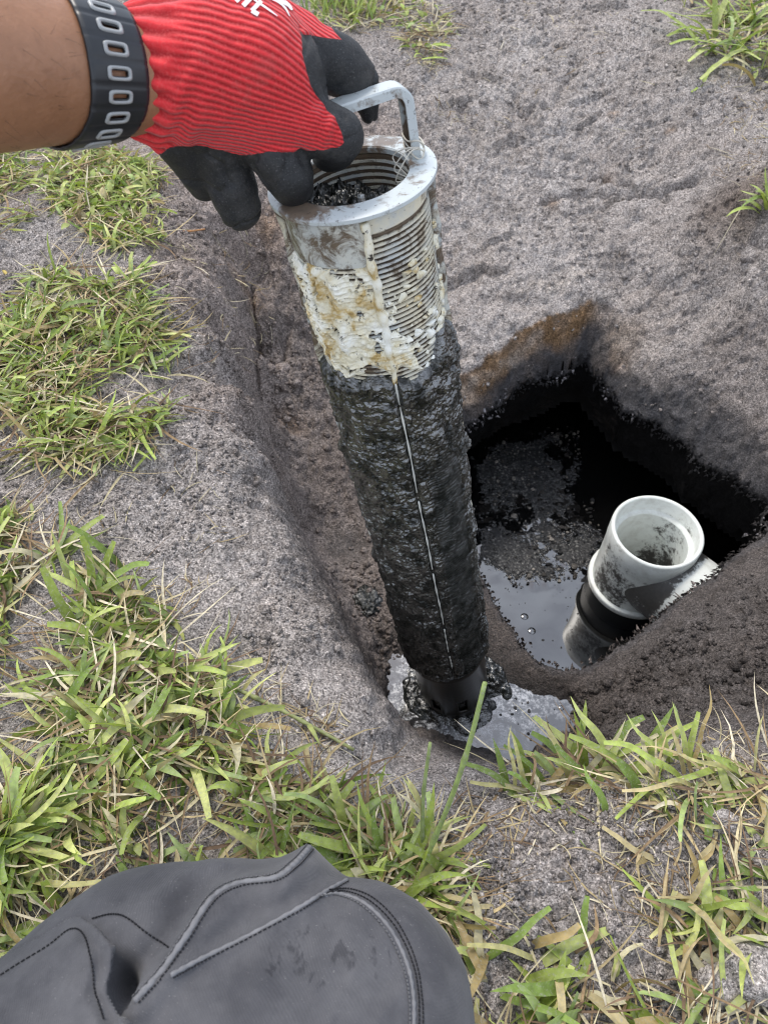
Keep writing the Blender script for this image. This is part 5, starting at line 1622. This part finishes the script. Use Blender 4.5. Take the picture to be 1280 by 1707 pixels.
# ------------------------------------------------------------------ crumbs of sand lying loose on the soil
def crumbs(poly, n, label, z, rmin, rmax, seed):
    p = np.array([at_z(a, b, z)[:2] for a, b in poly])
    lo, hi = p.min(0), p.max(0)
    q = rng.uniform(lo, hi, (n * 4, 2))
    den = sstep(-.25, .35, fbm2(q[:, 0], q[:, 1], 11, 3, seed))
    q = q[inside_poly(q[:, 0], q[:, 1], p) & (rng.random(len(q)) < .12 + .88 * den)][:n]
    q = q[hole_sd(q[:, 0], q[:, 1]) > .006]
    m = len(q)
    r = rmin * (1 - rng.random(m) * (1 - (rmin / rmax) ** 1.7)) ** (-1 / 1.7)
    bm = bmesh.new(); bmesh.ops.create_icosphere(bm, subdivisions=1, radius=1.0)
    bv = np.array([v.co[:] for v in bm.verts]); bf = np.array([[v.index for v in f.verts] for f in bm.faces]); bm.free()
    V = bv[None] * (1 + rng.normal(0, .20, (m, len(bv), 1))) * r[:, None, None] * rng.uniform(.65, 1.2, (m, 1, 3))
    c = np.column_stack([q, H(q[:, 0], q[:, 1]) + r * .30])
    V = V + c[:, None]
    F = bf[None] + (np.arange(m) * len(bv))[:, None, None]
    cc = colour_field(q[:, 0], q[:, 1])
    col = np.repeat(cc[:, None, :3] * rng.uniform(.75, 1.2, (m, 1, 1)), len(bv), 1).reshape(-1, 3)
    o = obj("sand_crumbs", V.reshape(-1, 3), F.reshape(-1, 3), MAT['soil'], col=col, fl={"wet": np.repeat(cc[:, 3], len(bv))})
    tag(o, label, "sand crumbs", "loose sand crumbs", "stuff")
crumbs([(0,420),(300,300),(440,420),(470,700),(640,1230),(560,1290),(280,960),(0,960)], 5200, "loose crumbs on the sandy shoulder left of the pit", -.03, .0009, .0052, 41)
crumbs([(430,420),(520,420),(640,950),(720,1080),(660,1200),(560,980),(450,700)], 2600, "loose crumbs on the pit floor left of the filter", -.25, .0011, .0075, 42)
crumbs([(640,120),(1290,120),(1290,840),(1180,760),(990,560),(760,680),(640,640)], 3800, "loose crumbs on the far bank", -.13, .0012, .0070, 43)
crumbs([(900,1120),(1090,1050),(1290,900),(1290,1240),(1130,1240),(930,1220)], 3000, "loose crumbs on the dark bank at the lower right", -.2, .0010, .0075, 44)
crumbs([(640,1280),(900,1310),(1290,1300),(1290,1700),(790,1700),(700,1500)], 4200, "loose crumbs on the sand right of the knee", -.0, .0008, .0045, 45)

# ------------------------------------------------------------------ bits floating on the water
def floaters(poly, n, z, label, rmin, rmax, pal):
    p = np.array([at_z(a, b, z)[:2] for a, b in poly]); lo, hi = p.min(0), p.max(0)
    q = rng.uniform(lo, hi, (n * 6, 2))
    den = sstep(-.1, .4, fbm2(q[:, 0], q[:, 1], 22, 3, 61))
    q = q[inside_poly(q[:, 0], q[:, 1], p) & (rng.random(len(q)) < .1 + .9 * den)][:n]
    m = len(q); r = rmin * (1 - rng.random(m) * (1 - (rmin / rmax) ** 1.5)) ** (-1 / 1.5)
    bm = bmesh.new(); bmesh.ops.create_icosphere(bm, subdivisions=2, radius=1.0)
    bv = np.array([v.co[:] for v in bm.verts]); bf = np.array([[v.index for v in f.verts] for f in bm.faces]); bm.free()
    V = bv[None] * (1 + .3 * fbm3(bv[None] + rng.uniform(0, 50, (m, 1, 3)), 1.8, 2, 66)[..., None]) * r[:, None, None] * np.concatenate([rng.uniform(.6, 1.5, (m, 1, 2)), np.full((m, 1, 1), .35)], 2)
    V = V + np.column_stack([q, np.full(m, z)])[:, None]
    F = bf[None] + (np.arange(m) * len(bv))[:, None, None]
    col = np.repeat(pal[rng.integers(0, len(pal), m)][:, None], len(bv), 1).reshape(-1, 3)
    o = obj("floating_scum", V.reshape(-1, 3), F.reshape(-1, 3), MAT['soil'], col=col, fl={"wet": np.full(m * len(bv), .8)})
    tag(o, label, "scum", "scum on the water", "stuff")
SC = np.array([(.03, .03, .03), (.06, .055, .05), (.16, .15, .135), (.30, .28, .25), (.02, .02, .022)])
floaters([(780,740),(960,700),(1000,880),(980,960),(860,980),(800,900)], 420, ZW + .003, "speckled scum flakes floating in the tank left of the pipe", .0010, .0055, SC)
floaters([(830,960),(960,960),(990,1040),(940,1100),(860,1050)], 40, ZW + .0005, "few dark specks on the bright patch of tank water", .0006, .002, SC[:2])
floaters([(660,1080),(730,1180),(880,1060),(930,1130),(930,1240),(720,1250)], 110, ZP + .0006, "dark sludge specks floating in the puddle", .0006, .0026, SC[[0, 1, 4]])
